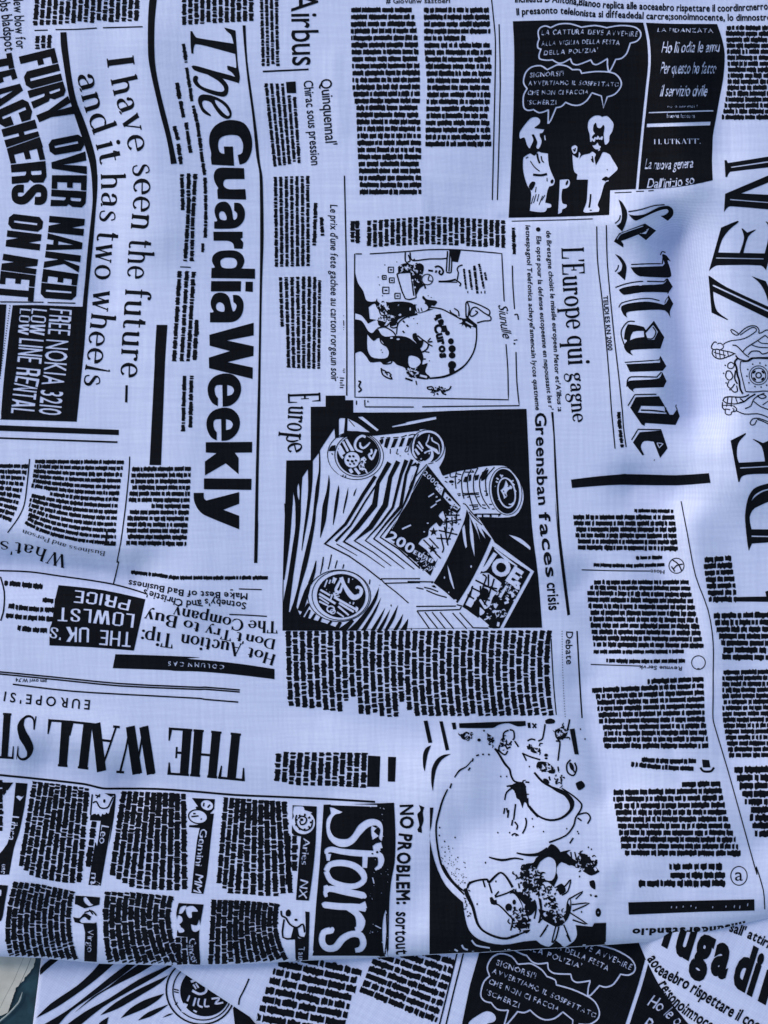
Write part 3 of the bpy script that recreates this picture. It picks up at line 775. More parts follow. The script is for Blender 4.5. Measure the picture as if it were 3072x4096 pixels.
# ---- columns right of the masthead
column("text_column", "@A2 655,-60 50,-60", "@A2 655,172 50,208", 12, label="short column of dense small print above the masthead")
column("text_column", "@A2 860,-60 695,-60", "@A2 870,548 712,548", 4, fill=.6)
sans("Airbus", "@A2 962,-62 968,300 975,545", 222, bold=.004); flush("printed_subhead", label="large light sans serif word Airbus, top left of centre")
Q("@A2 728,586 1108,568 1108,582 728,600"); flush("printed_rule", step=60)
sans("Quinquennal'", "@A2 1205,660 1225,850 1235,1000 1250,1205", 92, bold=.008); flush("printed_subhead", step=60)
sans("Chirac sous pression", "@A2 1065,672 1085,850 1105,1050 1130,1372", 76, bold=.012); flush("printed_subhead", step=60)
Q("@A2 920,680 1000,675 1005,772 928,772"); flush("printed_square", label="small black square heading a column of small print")
column("text_column", "@A2 1005,690 960,690 730,690", "@A2 1050,1355 1000,1350 810,1392", 6, fill=.56, trim=[(0, .17), (1, .15)])
column("text_column", "@C4 1122,5 810,15", "@C4 1125,755 820,762", 7, fill=.56)
rows("text_line", [("@C4 1165,228 1155,585", 27), ("@C4 1212,350 1225,505", 27)], wl=(1.5, 4))
column("text_column", "@C4 1218,885 1150,838 850,848", "@C4 1212,1608 1140,1608 880,1595", 8, fill=.56, short=[(7, .55)])
sans("Le prix d'une fete gachee au carton rorge,un soir", "@C4 1287,245 1290,800 1292,1300 @C5 1294,150 1296,256", 60, bold=.012, shear=.1); flush("printed_subhead", label="long narrow caption line running down beside the moneybag cartoon", step=60)
fr('C5')
for i, y in enumerate((232, 252, 272, 290, 310)): St(f"{1366+3*(i%2)},{y} {1404-8*(i%3)},{y+1}", 6)
for x, y in ((1402, 158), (1398, 172), (1402, 186)): El(f"{x},{y}", 9, 4, n=6)
fr('C4')
for y0, y1 in ((1165, 1170), (1205, 1250), (1262, 1268), (1280, 1285)): St(f"1398,{y0} 1400,{y1}", 5)
flush("printed_marks", step=60)
St("@C4 1405,5 1418,600 1424,1100 1425,1659 @C5 1424,378", 8); flush("printed_rule", label="thin vertical rule left of the moneybag cartoon")
column("text_column", "@A3 10,55 5,250 15,500 20,750 50,900 60,1200 75,1500 80,1622", "@A3 520,55 560,300 580,600 580,900 590,1200 592,1622", 27, label="long column of dense small print, upper middle")
column("text_column", "@A3 610,55 615,400 640,700 628,1000 622,1225", "@A3 1150,55 1175,400 1175,700 1150,930 1175,1225", 20, label="second column of dense small print, upper middle", short=[(4, .62)])
sans("# Giovunw sastoerl", "@A3 298,28 830,25", 40, bold=.02); flush("printed_subhead", step=60)
fr('A3')
hair("1172,-20 1190,150 1206,350 1200,800 1180,1659", "1236,200 1246,700 1222,1659", name="printed_rule")

# ---- top right text and the comic panel
sans("Inchiests D'Antona,Blanoo replica alle aoceaebro rispettare il coordinrcnerro", "@A4 165,25 600,25 900,60 1200,92 @A5 0,92 300,105 700,122 1200,125 1659,103", 76, bold=.03, gap=.05)
flush("printed_subhead", label="upper of two sans serif lines along the top edge above the comic panel", step=60)
sans("Il presaonto telelonista si diffeadedal carcre;sonoimnocente, lo dimnostre", "@A4 182,166 620,148 1000,185 @A5 0,195 400,212 800,218 1200,228 1690,224", 72, bold=.03, gap=.05)
flush("printed_subhead", label="lower of two sans serif lines directly above the comic panel", step=60)
BALLOON1 = "560,305 500,285 440,310 420,360 432,430! 415,480 420,530 455,540! 432,600 440,650 520,665 580,660! 640,695 700,690 780,645! 800,700 860,715 1005,660! 1030,705 1080,710 1190,645! 1187,720 1200,795! 1225,770 1280,655! 1340,645 1400,590 1440,475! 1510,455 1555,400 1545,340 1480,295 1330,280 1180,305! 1050,280 900,300! 780,262 650,265 560,305"
BALLOON2 = "520,770! 450,725 350,740 285,800 260,880 265,930 300,980! 265,1040 255,1110 265,1190 310,1220 370,1210! 430,1245 500,1230 535,1210! 530,1370! 560,1330 620,1190! 680,1175 725,1130! 800,1160 880,1160 960,1110 1015,1025! 1120,1060! 1145,1195! 1185,1070! 1270,1040 1335,960 1335,890 1280,820 1200,795 1050,790 900,810! 880,770 800,770! 740,730 640,715 580,740 520,770"
BTEXT = (("LA CATTURA DEVE AVVEHIRE", "460,385 900,378 1520,403", 52), ("ALLA VIGILIA DELLA FESTA", "455,505 1070,485 1320,495", 48), ("DELLA POLIZIA'", "485,608 1080,575", 46),
         ("SIGNORSI'!", "330,855 705,835", 48), ("AVVERTIAMO IL SOSPETTATO", "315,945 800,938 1310,960", 46), ("CHE NON CI FACCIA", "305,1050 975,1038", 46), ("'SCHERZI", "300,1155 620,1155", 46))
P("@A4 142,235! 700,222 1100,238 1595,250 @A5 600,262 1095,265! 1150,430 1180,600 1165,850 1120,1100 1085,1300 1050,1500 @D2 1045,250 1040,400 1048,610! 850,655 600,690 220,712! @D1 1500,985 1217,997! 1207,1270! 700,1290 95,1302! 125,700 148,100 @A4 156,800 155,500")
fr('A4')
SW("1598,246 1640,450 1652,700 1622,1000 1592,1300 @D1 1610,0 1560,500 1515,990", 23)
fr('A4'); SW(BALLOON1, 13); SW(BALLOON2, 13)
for t, b, h in BTEXT: hand(t, b, h * 1.04, gap=.17, space=.42, bold=.012)
fr('D1')
PW("213,400 222,345 300,240 350,195 410,190 443,220 437,260 398,292! 380,310 490,325! 470,362 440,368! 440,400 460,450 450,500 425,540 400,520 412,470 395,420 375,380! 350,385 370,440 345,500 325,535 295,490 270,415 225,428")
SW("493,390 500,445", 10)
PW("258,635! 330,590 380,615 420,570 455,580 530,590! 540,720 590,850! 606,890 590,940 545,955! 525,1000 510,1080 500,1135! 560,1150 565,1185 520,1195! 500,1235 430,1240 328,1225! 340,1110 340,1010 300,940 265,830 252,720")
St("365,825 450,832 520,818", 20); St("335,675 380,740 438,788", 8); P("318,955 350,905 388,908 380,950 345,1000"); El("575,900", 16, 24, 20); St("410,590 420,650 440,700", 16); St("455,620 465,670 485,690", 10); St("285,645 312,628", 7)
for a, b, c, d in ((370, 1060, 345, 1150), (400, 1040, 370, 1140), (430, 1040, 410, 1120), (470, 1060, 430, 1160), (495, 1050, 460, 1110), (390, 1020, 400, 960), (520, 860, 520, 900)): St(f"{a},{b} {c},{d}", 6)
PW("660,882! 750,875 772,900 765,950 735,975! 690,985! 680,1060 690,1140 735,1155 730,1190 690,1210 680,1245 640,1260! 650,1100"); El("740,915", 12, 28, 20)
PW("970,280 985,220 1040,175 1100,170 1128,186! 1180,175 1230,220 1256,270 1240,350 1210,400 1205,460 1165,495 1150,440 1145,370! 1155,300 1142,275 1110,310 1075,300 1060,250 1035,280 1030,340 1050,372! 1020,400 1010,460 995,440 990,380 975,330")
SW("1000,460 1020,430 1040,455 1050,415 1075,430 1080,400 1100,430 1130,405 1120,440", 14)
PW("1020,500! 1055,495 1078,468 1092,500 1115,512 1100,540 1060,545 1035,525"); SW("1085,560 1105,545", 10)
PW("800,600! 860,640 872,575 890,600 872,660! 910,610 990,590 1020,570 1060,600 1045,640 1060,720! 1110,630 1140,575 1210,600 1240,650 1300,750 1290,780 1200,860! 1170,845 1125,880 1170,900 1150,940 1110,1080 1080,1160 1100,1200 1090,1235! 1030,1240 940,1245 920,1225 955,1130 965,1000 972,880! 845,880! 855,820! 820,790 805,700")
PW("788,530 800,510 830,498 855,520 845,580 812,592"); St("810,545 825,565 832,530", 10); St("1020,620 1030,690 1010,650", 10); St("1003,1040 995,1130 985,1190", 14); El("1003,1218", 14, 6); El("1185,770", 5, 8); SW("1170,900 1200,890", 10)

fr('A5')
hand("LA FIDANZATA", "435,352 1050,360", 44, bold=.006, shear=0, gap=.14)
hand("Ho lii odia le amu", "480,582 1115,572", 122, gap=.05, shear=.2)
hand("Per questo ho fatto", "462,812 1078,812", 128, gap=.05, shear=.2)
hand("il servizio civile", "465,1064 980,1062", 126, gap=.05, shear=.2)
hand("no o servizi ?", "545,1190 880,1186", 26, gap=.12)
Q("340,1238 1055,1216 1053,1232 338,1252", 0); hand("buona lettura", "538,1300 850,1302", 42, bold=.012)
Q("320,1366 1025,1344 1018,1386 316,1406", 0)
fr('D2')
drawn(SERIF_B, "I I. UTKATT'.", "395,212 915,206", 58, 0)
hand("La nuova genera", "293,482 560,488 828,468", 108, gap=.05, shear=.2)
hand("Dall'inizio so", "318,695 560,690 842,650", 104, gap=.05, shear=.2)
flush("comic_panel", label="black comic panel with white speech balloons, two white figures and a lettered box", step=30)
fr('D1')
hair("130,1340 600,1328 1025,1314", "1268,1026 1455,1018", "1505,1010 1592,1008", "1640,1005 1700,1000")
column("text_column", "@A5 1215,278 1190,330 1205,600 1215,800 1205,1000 1170,1200 1140,1330", "@A5 1850,278 1850,1330", 16, label="column of dense small print at the right border, top", fill=.7)

# ---- blackletter masthead
def bl(*ops):
    for o in ops:
        (P if o[0] == 'P' else PW if o[0] == 'W' and len(o) == 2 else St if o[0] == 'L' else SW)(*o[1:])
    flush("printed_letter", step=40)
bl(('P', "@D1 1310,1100! 1350,1130 1400,1220 1405,1300 1380,1390 1350,1455! 1285,1390! 1330,1360 1348,1290 1340,1200"), ('L', "@D1 1272,1365 1318,1322 1330,1275", 9),
   ('P', "@D2 115,985! 180,1000 300,985 450,910 550,895 605,930 608,1000 550,1060! 470,1005! 510,1000 560,962 540,932 470,942 350,990 210,1055 170,1045"), ('L', "@D2 115,958 250,935 400,892 515,882", 9))
bl(('P', "@D4 840,240! 885,172! 1100,92! 1192,150! 1108,230! 1045,182! 935,225 900,235! 920,262! 918,290!"), ('W', "@D4 1055,175! 1135,130! 1108,178!"), ('L', "@D4 1068,172 1112,148", 5), ('W', "@D4 868,222 900,178 1085,112", 5))
bl(('P', "@D4 850,345! 900,370 940,430 945,480 932,562! 865,500! 900,480 907,425"), ('L', "@D4 850,490 870,468 880,435", 6),
   ('P', "@D5 140,190! 495,178! 518,150! 490,70 497,45 540,65 585,128! 548,115 575,200 588,290 540,305! 245,290 180,250"), ('L', "@D5 145,160 340,152 492,152! 500,60!", 9), ('L', "@D5 470,55 488,18 525,28", 9))
bl(('P', "@D5 8,440! 60,415 200,390 500,375 548,310! 605,405! 560,470! 300,465 70,495 30,470"), ('L', "@D5 -30,415 0,402 100,370 250,347 510,350! 540,318!", 9))
bl(('P', "@D5 35,660! 40,620 120,590 300,570 430,585 510,608! 560,500! 612,595! 575,680 582,755! 520,668 300,665 130,680 90,700 102,748! 60,715"), ('W', "@D5 512,600! 520,560 545,522! 558,540!  530,590"), ('L', "@D5 518,590 528,555 550,525", 5), ('L', "@D5 8,635 40,585 200,545 350,535 460,560", 8), ('L', "@D5 560,470 545,480", 6))
bl(('P', "@D5 110,820! 200,830 285,850! 308,885! 398,783! 512,965! 470,1090! 300,1095 140,1110 170,1168! 100,1130 65,1070 78,1030! 100,1000 65,985! 80,880"), ('W', "@D5 132,1000! 165,905 285,895! 290,962! 190,975"), ('W', "@D5 305,920! 388,828! 442,905! 400,992! 330,992!"), ('L', "@D5 385,850 420,908 385,978 325,980", 9), ('L', "@D5 185,790 110,792 45,870 35,940 68,1048", 9))
bl(('P', "@D5 90,1262! 465,1245! 468,1168! 535,1285! 495,1335! 130,1347!"), ('L', "@D5 75,1242 455,1216! 472,1180!", 8), ('P', "@D5 100,1480! 120,1448 200,1440 450,1420 490,1350! 538,1450! 505,1518! 200,1528 165,1545 182,1575! 120,1530"), ('L', "@D5 98,1510 108,1430 150,1402 430,1405! 480,1350!", 10))
bl(('P', "@D6 135,362! 195,245! 455,235! 572,438! 620,420 655,375! 683,455! 637,552! 300,530! 292,562! 262,548!"), ('W', "@D6 220,415! 255,340! 510,347! 538,430!"), ('L', "@D6 252,388 380,392 525,410! 528,360!", 12), ('L', "@D6 110,340 185,217! 425,213!", 9), ('W', "@D6 572,438! 600,428! 648,372! 640,395! 610,440!"), ('L', "@D6 655,380 640,350 645,328", 7))
bl(('P', "@D6 165,745! 240,632! 482,612! 548,810! 465,918! 395,737! 290,730 252,795 290,878! 270,890!"), ('S', "@D6 430,750 500,757! 455,805! 430,750", 7), ('L', "@D6 150,718 222,600! 478,605!", 9))
El("@D6 401,942", 4, 12, 20); flush("printed_speck", step=60)
P("@D7 785,880! 1100,842 1400,818 @D6 0,1095! 300,1100 650,1108 1005,1085! 1023,1192! 650,1220 0,1212 @D7 1500,935 1200,942 796,973!"); flush("printed_bar", label="thick black bar between the blackletter title and the text columns")

# ---- large engraved capitals at the right border, and the crest
bl(('P', "@D2 1178,390! 1200,388! 1216,420! 1750,335! 1750,458! 1250,515 1225,535 1208,575! 1188,575!"), ('W', "@D2 1248,462! 1750,385! 1750,402! 1255,472!"),
   ('P', "@D2 1185,760! 1750,520! 1750,600! 1362,757! 1750,775! 1750,940! 1280,900 1220,905 1172,962!"), ('W', "@D2 1238,818! 1750,858! 1750,868! 1242,830!"))
bl(('P', "@D2 1005,1615! 1140,1135! 1320,1060 1335,1072 1230,1160 1150,1270 1108,1410! 1345,1415! 1395,1250 1365,1145! 1382,1145! 1430,1190! 1530,1155 1440,1235 1388,1415! 1622,1420! 1665,1240 1660,1110 1630,1068! 1650,1070 1750,1180! 1637,1608! 1580,1552 1100,1552 1050,1575"), ('W', "@D2 1085,1465! 1612,1475! 1610,1485! 1083,1475!"))
bl(('P', "@D5 1000,285! 1018,290! 1200,410 1750,665! 1750,800! 1052,460! 1062,570 1100,680 1215,765! 1210,775! 1035,692!"), ('W', "@D5 1045,385! 1060,385! 1750,705! 1750,725! 1048,398!"), ('P', "@D5 1475,287! 1635,345! 1750,600! 1690,700! 1640,500 1570,370"))
bl(('P', "@D6 1245,725! 1412,640! 1415,655! 1345,730 1318,800 1316,900 1337,970! 1625,955! 1590,790 1490,712! 1500,708 1605,752! 1750,690! 1750,1092! 1500,1095 1400,1108 1360,1135 1345,1182! 1330,1182!"), ('W', "@D6 1350,1022! 1750,1000! 1750,1012! 1350,1034!"))
bl(('P', "@D6 1750,1180! 1600,1215 1500,1260 1435,1370 1405,1550 1410,1659 @G1 862,190 868,222! 882,190! 1000,182! 1000,128! 880,128! 872,75 895,35 1000,-10! 1000,-60!"), ('W', "@D6 1475,1395! 1510,1330 1600,1275 1750,1240! 1750,1252! 1610,1288 1520,1345"), ('W', "@G1 880,155! 1000,158! 1000,162! 880,161!"))
fr('D5')
for s, wd in (("1245,885 1265,880 1320,915 1332,935 1300,940 1262,915 1245,885", 8), ("1335,930 1400,870 1470,838 1530,845 1560,885 1558,920 1595,910 1640,885 1700,890", 8), ("1350,942 1430,885 1490,855 1528,870 1525,900 1400,978 1250,1003 1190,1025 1165,1045", 7),
              ("1095,1040 1130,1030 1162,1055 1160,1085 1120,1105 1090,1090", 7), ("1090,1025 1070,1015 1045,1040 1030,1080 1050,1100 1040,1140 1070,1185 1130,1205 1200,1185 1280,1150", 9), ("1045,1100 1100,1098 1150,1110 1230,1125 1300,1150", 8), ("1060,1130 1120,1150 1190,1165", 7), ("1075,1105 1085,1190", 6), ("1120,1105 1130,1200", 6), ("1165,1120 1175,1190", 6), ("1210,1120 1220,1175", 6),
              ("1265,1052 1300,1055 1340,1085 1400,1150 1450,1185", 9), ("1380,1125 1420,1080 1530,1010 1610,955 1630,945 1700,1010", 8), ("1480,1050 1560,1075 1700,1080", 7), ("1550,1005 1590,1030 1700,1035", 7), ("1440,1160 1480,1120 1560,1120 1600,1150 1700,1120", 9), ("1300,1165 1330,1200 1380,1220 1430,1225 1480,1195 1700,1190", 12), ("1350,1235 1440,1232 1500,1200 1700,1205", 6), ("1355,1240 1350,1300 1370,1400 1410,1560", 7), ("1410,1565 1500,1570 1600,1560 1700,1562", 8),
              ("1320,1200 1290,1240 1310,1300 1320,1380 1340,1440 1350,1530 1380,1590", 16), ("1215,1260 1250,1240 1285,1270 1260,1310 1215,1300 1215,1260", 8), ("1200,1340 1190,1400 1230,1440 1270,1400 1240,1340 1200,1340", 9), ("1225,1450 1210,1500 1250,1530 1290,1480", 9), ("1250,1540 1280,1570 1320,1560 1310,1500", 9), ("1300,1330 1290,1420 1320,1480", 12)):
    St(s, wd)
El("1555,1385", 105, 105, 0, 1, 28, 8); El("1555,1385", 80, 80, 0, 1, 24, 10); El("1555,1385", 30, 30, 0, 1, 14, 14); El("1505,1350", 22, 12, -45); El("1605,1350", 22, 12, 45); El("1510,1425", 22, 12, 45); El("1600,1425", 22, 12, -45)
for x, y in ((1490, 1262), (1570, 1250), (1635, 1275), (1435, 1320), (1425, 1395), (1448, 1468), (1515, 1510), (1583, 1515), (1645, 1495), (1185, 1275), (1168, 1363), (1195, 1470), (1237, 1545)): El(f"{x},{y}", 9, 9, n=8)
fr('D6')
for s, wd in (("1160,290 1180,250 1240,240 1330,245 1400,240 1450,215", 10), ("1155,300 1155,360 1185,390", 9), ("1170,290 1200,310 1290,320 1340,310", 8), ("1215,245 1200,350", 7), ("1260,245 1250,350", 7), ("1300,250 1320,310", 7), ("1190,370 1185,420 1215,440 1250,435 1255,410 1300,400 1310,370 1280,345", 8), ("1195,375 1240,385", 8), ("1265,365 1285,385 1270,395", 6), ("1160,335 1240,335 1290,345", 6),
              ("1310,395 1400,432 1540,428 1620,450 1720,500", 8), ("1340,310 1400,290 1450,250 1520,210", 12), ("1350,260 1400,300", 10), ("1420,365 1470,340 1500,270 1560,225 1620,200", 8), ("1405,370 1425,365", 10), ("1500,290 1580,350 1720,400", 8), ("1540,230 1600,215 1640,240 1590,260 1540,230", 9), ("1600,330 1659,290", 7),
              ("1460,530 1490,485 1560,480 1659,515", 8), ("1460,530 1475,552 1510,545 1535,500", 8), ("1540,490 1600,510 1700,560", 8)):
    St(s, wd)
flush("printed_crest", label="line drawing of a crest with two lions beside the big engraved capitals", step=60)

# ---- headline and captions of the blackletter page
fr('D4')
drawn(SERIF_N, "L'Europe", "405,292 412,480 420,650 435,820 445,968", 186)
drawn(SERIF_N, "qui", "450,1025 456,1150 462,1268", 186)
drawn(SERIF_N, "gagne", "@D4 468,1330 480,1480 @D7 785,60 808,252", 186, h1=178)
flush("printed_headline", label="condensed serif headline L'Europe qui gagne running downwards")
hair("@D4 698,115 705,400 740,700 775,1050 800,1350 822,1659 @D7 1250,300 1272,537", "@D4 778,105 785,400 815,750 845,1050 880,1350 912,1659 @D7 1365,300 1395,520", w=9, name="printed_rule")
sans("TEUDI ES KN 2000", "@D4 752,692 770,900 793,1146", 36, bold=.03); flush("printed_caption", step=60)
rows("text_line", [("@D7 1312,132 1330,350 1352,525", 34)], wl=(1.5, 4))
sans("de Bretagne choisit le missile europeen Metor et'A'ilbus :a", "@D4 280,150 292,400 310,650 335,1000 350,1300 378,1652", 38, bold=.024, shear=.12, gap=.06)
El("@D4 213,140", 19, 19, n=12)
sans("Ele opte pour la defense eutopeenne en nepoussant les r'", "@D4 198,195 212,600 240,1000 270,1350 300,1635", 38, bold=.024, shear=.12, gap=.06)
sans("letnespagnol Telefonica acheyel'amencain lycos quatneme", "@D4 108,105 120,400 135,800 152,1100 172,1400 192,1640", 38, bold=.024, shear=.12, gap=.06)
flush("printed_caption", label="three lines of small italic sans serif beside the serif headline", step=60)
fr('D7')
sans("Greensban", "385,145 398,400 405,750 412,1000 428,1165", 122, bold=.022, h1=108)
sans("faces", "@D7 430,1245 445,1450 @O 2172,2205 2186,2310", 43, bold=.022)
sans("crisis", "@O 2187,2332 2196,2442", 44, bold=.022)
flush("printed_headline", label="sans serif headline beside the illustration, reading Greensban faces crisis")
P("@D7 565,133! 590,133! 606,400 622,700 645,1150 668,1500 @G1 45,150 88,500! 76,505! 38,200 22,0 @D7 640,1400 620,1100 600,700 590,400"); flush("printed_rule", label="heavy vertical rule right of the illustration headline")
column("text_column", "@D3 1335,65 700,28 175,68", "@D3 1335,295 700,262 175,290", 24, fill=.62, label="row of short vertical lines of small print above the moneybag cartoon")
rows("text_line", [("@D3 100,68 105,275", 32), ("@D3 62,68 62,255", 30), ("@D3 1395,125 1405,350", 26)], wl=(1.5, 4))
# ---- moneybag cartoon and its frames
hair("@D3 140,343 80,343! 78,800 82,1532! 700,1540 1355,1553! 1350,1300 1335,1092", "@D3 1320,737 1300,340! 960,310 700,308 490,325 205,343", "@D3 1388,440 1392,600 1406,802", "@D3 1418,1157 1425,1400 1445,1602! 900,1608 640,1612", "@D3 570,1613 165,1612! 163,1555", "@D3 95,1560 95,1595", "@D3 190,1560 190,1575", name="cartoon_frame_line")
fr('D3')
P("78,470! 105,580 150,650 175,725 215,740 255,735! 265,710! 272,740 330,790 308,830! 345,800 340,740! 370,745 400,740 480,738 560,755 580,800 572,850 500,862 440,890 425,930! 380,942 350,885 330,930 280,937 262,890 190,922! 160,880 130,850 78,835!")
PW("195,785! 245,755 270,800 330,850 338,905 290,895 205,882!"); SW("350,790 340,840 370,860", 12); El("445,770", 8, 8, ink=0); El("455,850", 8, 8, ink=0); El("540,800", 7, 14, ink=0); SW("375,855 415,870", 12)
P("78,885! 140,900 190,980 225,1000 250,975 270,962 300,1010 340,1030 420,1022 500,1030 560,1060 620,1120 650,1200 640,1260 685,1250 665,1320 705,1362 680,1385 600,1375 520,1355 498,1290 430,1262 390,1230 330,1255 290,1238 210,1242 180,1200 130,1152 78,1172!")
PW("185,1010! 235,1065 280,1040 330,1100 362,1150 352,1200 300,1212 220,1197 185,1130"); PW("530,1190 600,1200 628,1245 580,1290 530,1270"); SW("520,1290 560,1340 610,1330", 12); SW("545,1305 600,1320", 8); El("440,1050", 14, 8, ink=0); El("385,1040", 12, 8, ink=0); SW("620,1350 680,1365", 14)
P("560,1010 590,1000 600,1030 620,1060 650,1060 640,1110 610,1130 590,1080 565,1050"); 
for s, wd in (("265,740 300,770 345,820 370,880 350,940 290,940", 9), ("280,800 300,850 350,850", 7), ("270,960 330,950 400,990 420,1020", 8), ("290,1030 300,1080 360,1120 360,1140", 8), ("600,1020 650,1060 690,1090 680,1130 640,1160", 9), ("690,1075 725,1070", 9), ("690,1090 725,1110", 8), ("685,1070 710,1040", 7),
              ("375,880 430,910 430,950 380,950 375,880", 8), ("300,1230 320,1255 380,1250 390,1220", 8), ("640,1150 700,1160", 6), ("640,1215 670,1215", 8)):
    St(s, wd)
P("570,760! 600,765 640,770 665,740 640,710 650,690 680,720 750,730 765,745 740,775 720,770 700,800 735,800 690,815 640,830 610,835 580,810"); PW("585,770! 660,755 690,795 640,825 600,825"); St("605,795 615,825", 6); St("630,790 640,820", 6)
St("700,785:9 800,800:8 880,840:8 962,885:9"); St("1090,945:8 1090,1050:9 1065,1160:9 1000,1260:10 920,1320:14 820,1362:14 700,1375:10"); St("600,840:14 500,870:9 440,920:8 427,1010:6")
P("940,925! 975,905 950,870! 1000,880 1010,855 1040,885 1095,930! 1090,958 1050,945 1045,965! 1015,945 1005,960! 985,930 965,950! 970,925"); SW("1000,905 1060,940", 8)
for s in ("1005,870 1002,800 1012,738 1100,760 1190,805 1202,830 1190,850 1150,830 1085,785 1050,800 1035,850 1060,860 1100,830 1080,815", "1095,915 1150,900 1205,895 1208,865 1180,850", "1020,870 1030,790 1015,745", "945,860 940,820 905,795", "930,860 880,830 870,810"): St(s, 8)
sans("Curos", "735,935 760,1030 780,1120 790,1210", 68, bold=.06, gap=.03)
for s in ("750,870 765,890", "785,890 800,935", "820,940 835,990"): St(s, 30)
sans("1", "752,850 762,885", 40, bold=.05); El("800,905", 20, 22); El("822,960", 20, 24); El("850,1000", 20, 20); El("878,1068", 24, 26); El("888,1130", 30, 30); El("888,1185", 28, 26); El("888,1265", 34, 34); St("880,1290:30 890,1330:40")
for x, y in ((530, 870), (570, 880), (600, 920)): El(f"{x},{y}", 5, 5, n=6)
for x, y in ((487, 905), (518, 940), (485, 990)): St(f"{x-8},{y-8} {x+8},{y+8}", 10)
# desk scene
for s in ("430,510! 545,500 590,705! 500,715 430,510", "545,500 570,690", "500,330 500,400 520,420", "540,330 545,380 570,400 700,385 840,380 850,330", "560,400 580,385", "850,320 840,490", "885,330 880,495 840,495", "870,330 862,490", "525,350 540,400 520,410", "440,460 500,425 560,440 600,420"): St(s, 8)
P("862,310! 962,310! 937,412! 885,405!"); P("440,450! 480,425 530,430 545,500! 440,508!"); P("548,440! 590,430 620,420 650,440 652,480 630,560 655,600 620,630 590,690! 570,600 552,510"); El("540,470", 12, 18, ink=0); El("560,560", 8, 8, ink=0); El("580,620", 8, 8, ink=0)
PW("640,520 690,500 730,545 715,600 665,605 635,570"); El("683,555", 46, 44, 0, 1, 20, 8); St("700,520 690,560 720,570", 6); St("655,590 668,632", 10)
for s in ("745,455 770,445 800,460 815,490 800,515 780,500 790,480", "690,480 730,485", "760,480 750,500"): St(s, 12)
St("775,572 850,570 920,555", 12); St("930,560! 940,500 930,470 945,445 975,435", 8); St("920,560 960,590 950,612", 9); St("780,575 930,578", 6)
for x, y, r in ((380, 475, 22), (325, 538, 16), (388, 562, 20), (338, 645, 26), (435, 692, 22)):
    St(f"{x-r},{y-r}! {x+r},{y-r}! {x+r},{y+r}! {x-r},{y+r}! {x-r},{y-r}", 7); St(f"{x-r*.4},{y} {x+r*.5},{y}", 8)
for x, y in ((330, 435), (275, 535), (285, 600), (310, 690), (430, 410), (690, 690), (715, 705), (300, 1140), (310, 1160), (700, 1230)): El(f"{x},{y}", 5, 5, n=6)
for s, wd in (("300,1290 310,1340 350,1370 390,1380 370,1350", 9), ("300,1300 340,1320 350,1350", 8), ("330,1330 360,1325 385,1350", 8), ("500,1375 560,1395", 12), ("588,1395 595,1430", 7), ("110,1400 130,1405 115,1440 135,1470 110,1490", 11),
              ("680,1450 720,1445 735,1470 690,1465 680,1450", 8), ("720,1470 770,1480 800,1450 830,1490", 12), ("740,1490 790,1470 810,1500 840,1510", 9), ("780,1440 800,1480 860,1470 880,1440", 9), ("760,1500 775,1510", 10)): St(s, wd)
scribble("D3", 520, 460, 60, 36, 22, 10, 21, .5); scribble("D3", 600, 520, 45, 70, 16, 9, 22, .7); scribble("D3", 430, 830, 90, 60, 16, 10, 23, .5); scribble("D3", 320, 900, 60, 40, 18, 9, 24, .4); scribble("D3", 560, 1330, 60, 40, 18, 9, 25, .5); scribble("D3", 300, 780, 40, 40, 14, 9, 26, .3); scribble("D3", 780, 1475, 70, 30, 16, 8, 27, .2)
flush("moneybag_cartoon", label="line cartoon of people around a huge round moneybag, turned on its side", step=30)
rows("text_line", [("@D3 1160,495 1172,562", 16), ("@D3 1112,425 1152,630", 17), ("@D3 1072,440 1098,672", 20), ("@D3 1030,475 1052,640", 17), ("@D3 985,465 1005,635", 15)], wl=(1.2, 3))
fr('D3'); El("1160,660", 5, 14, 0); El("1130,662", 5, 10); El("1018,660", 5, 10)
sans("Siunulle", "1270,765 1285,900 1308,1040", 78, bold=.004, shear=.35, jit=.6)
St("1405,850 1430,845 1438,890", 8); St("1400,1060 1430,1055", 6); El("1405,1088", 8, 8)
flush("cartoon_signature", label="loose handwritten name above the moneybag cartoon", step=60)

# ---- the big illustration of banknotes and coins
P("@E1 520,98! 755,96! 757,152! 853,152! 853,302! 1659,298 @E2 500,282 1000,265 1435,258! 1460,800 1500,1659 @E4 905,500 932,849! 400,853 @E3 5,1515! 0,1000 28,100 @E1 35,1300 45,880! 340,875! 340,232! 520,230!")
# white ground of the drawing
PW("@E3 5,1515! 12,850! 60,300 122,0! @E1 130,1258! 150,1380! @E3 160,20! 220,20! @E1 228,1250 240,1080! 305,985! 365,885! 437,790! 465,735! 560,590 625,495! 635,612! 700,600! 1125,580! 1659,520 @E2 140,507 255,505 340,540 400,600 455,720 440,850 380,965! 417,1055! 600,1005 900,955 1100,940 1200,960 1330,1100 1395,1250 1390,1400 1300,1545 1100,1570! 830,1555! @E4 480,72! 590,235! 602,258! 877,460! 665,850! 100,853")
fr('E1')
PW("680,385! 695,370 755,370! 740,550! 680,600!"); PW("785,372! 900,430 1052,540! 780,522!"); PW("908,355! 965,350! 1160,510! 1140,527!"); PW("@E1 1320,465! 1500,425 @E2 -30,420 345,350! 347,382! 0,452! @E1 1325,480!"); St("800,390 870,470", 6)
PW("195,1155! 205,1250 200,1365! 180,1300 177,1200")
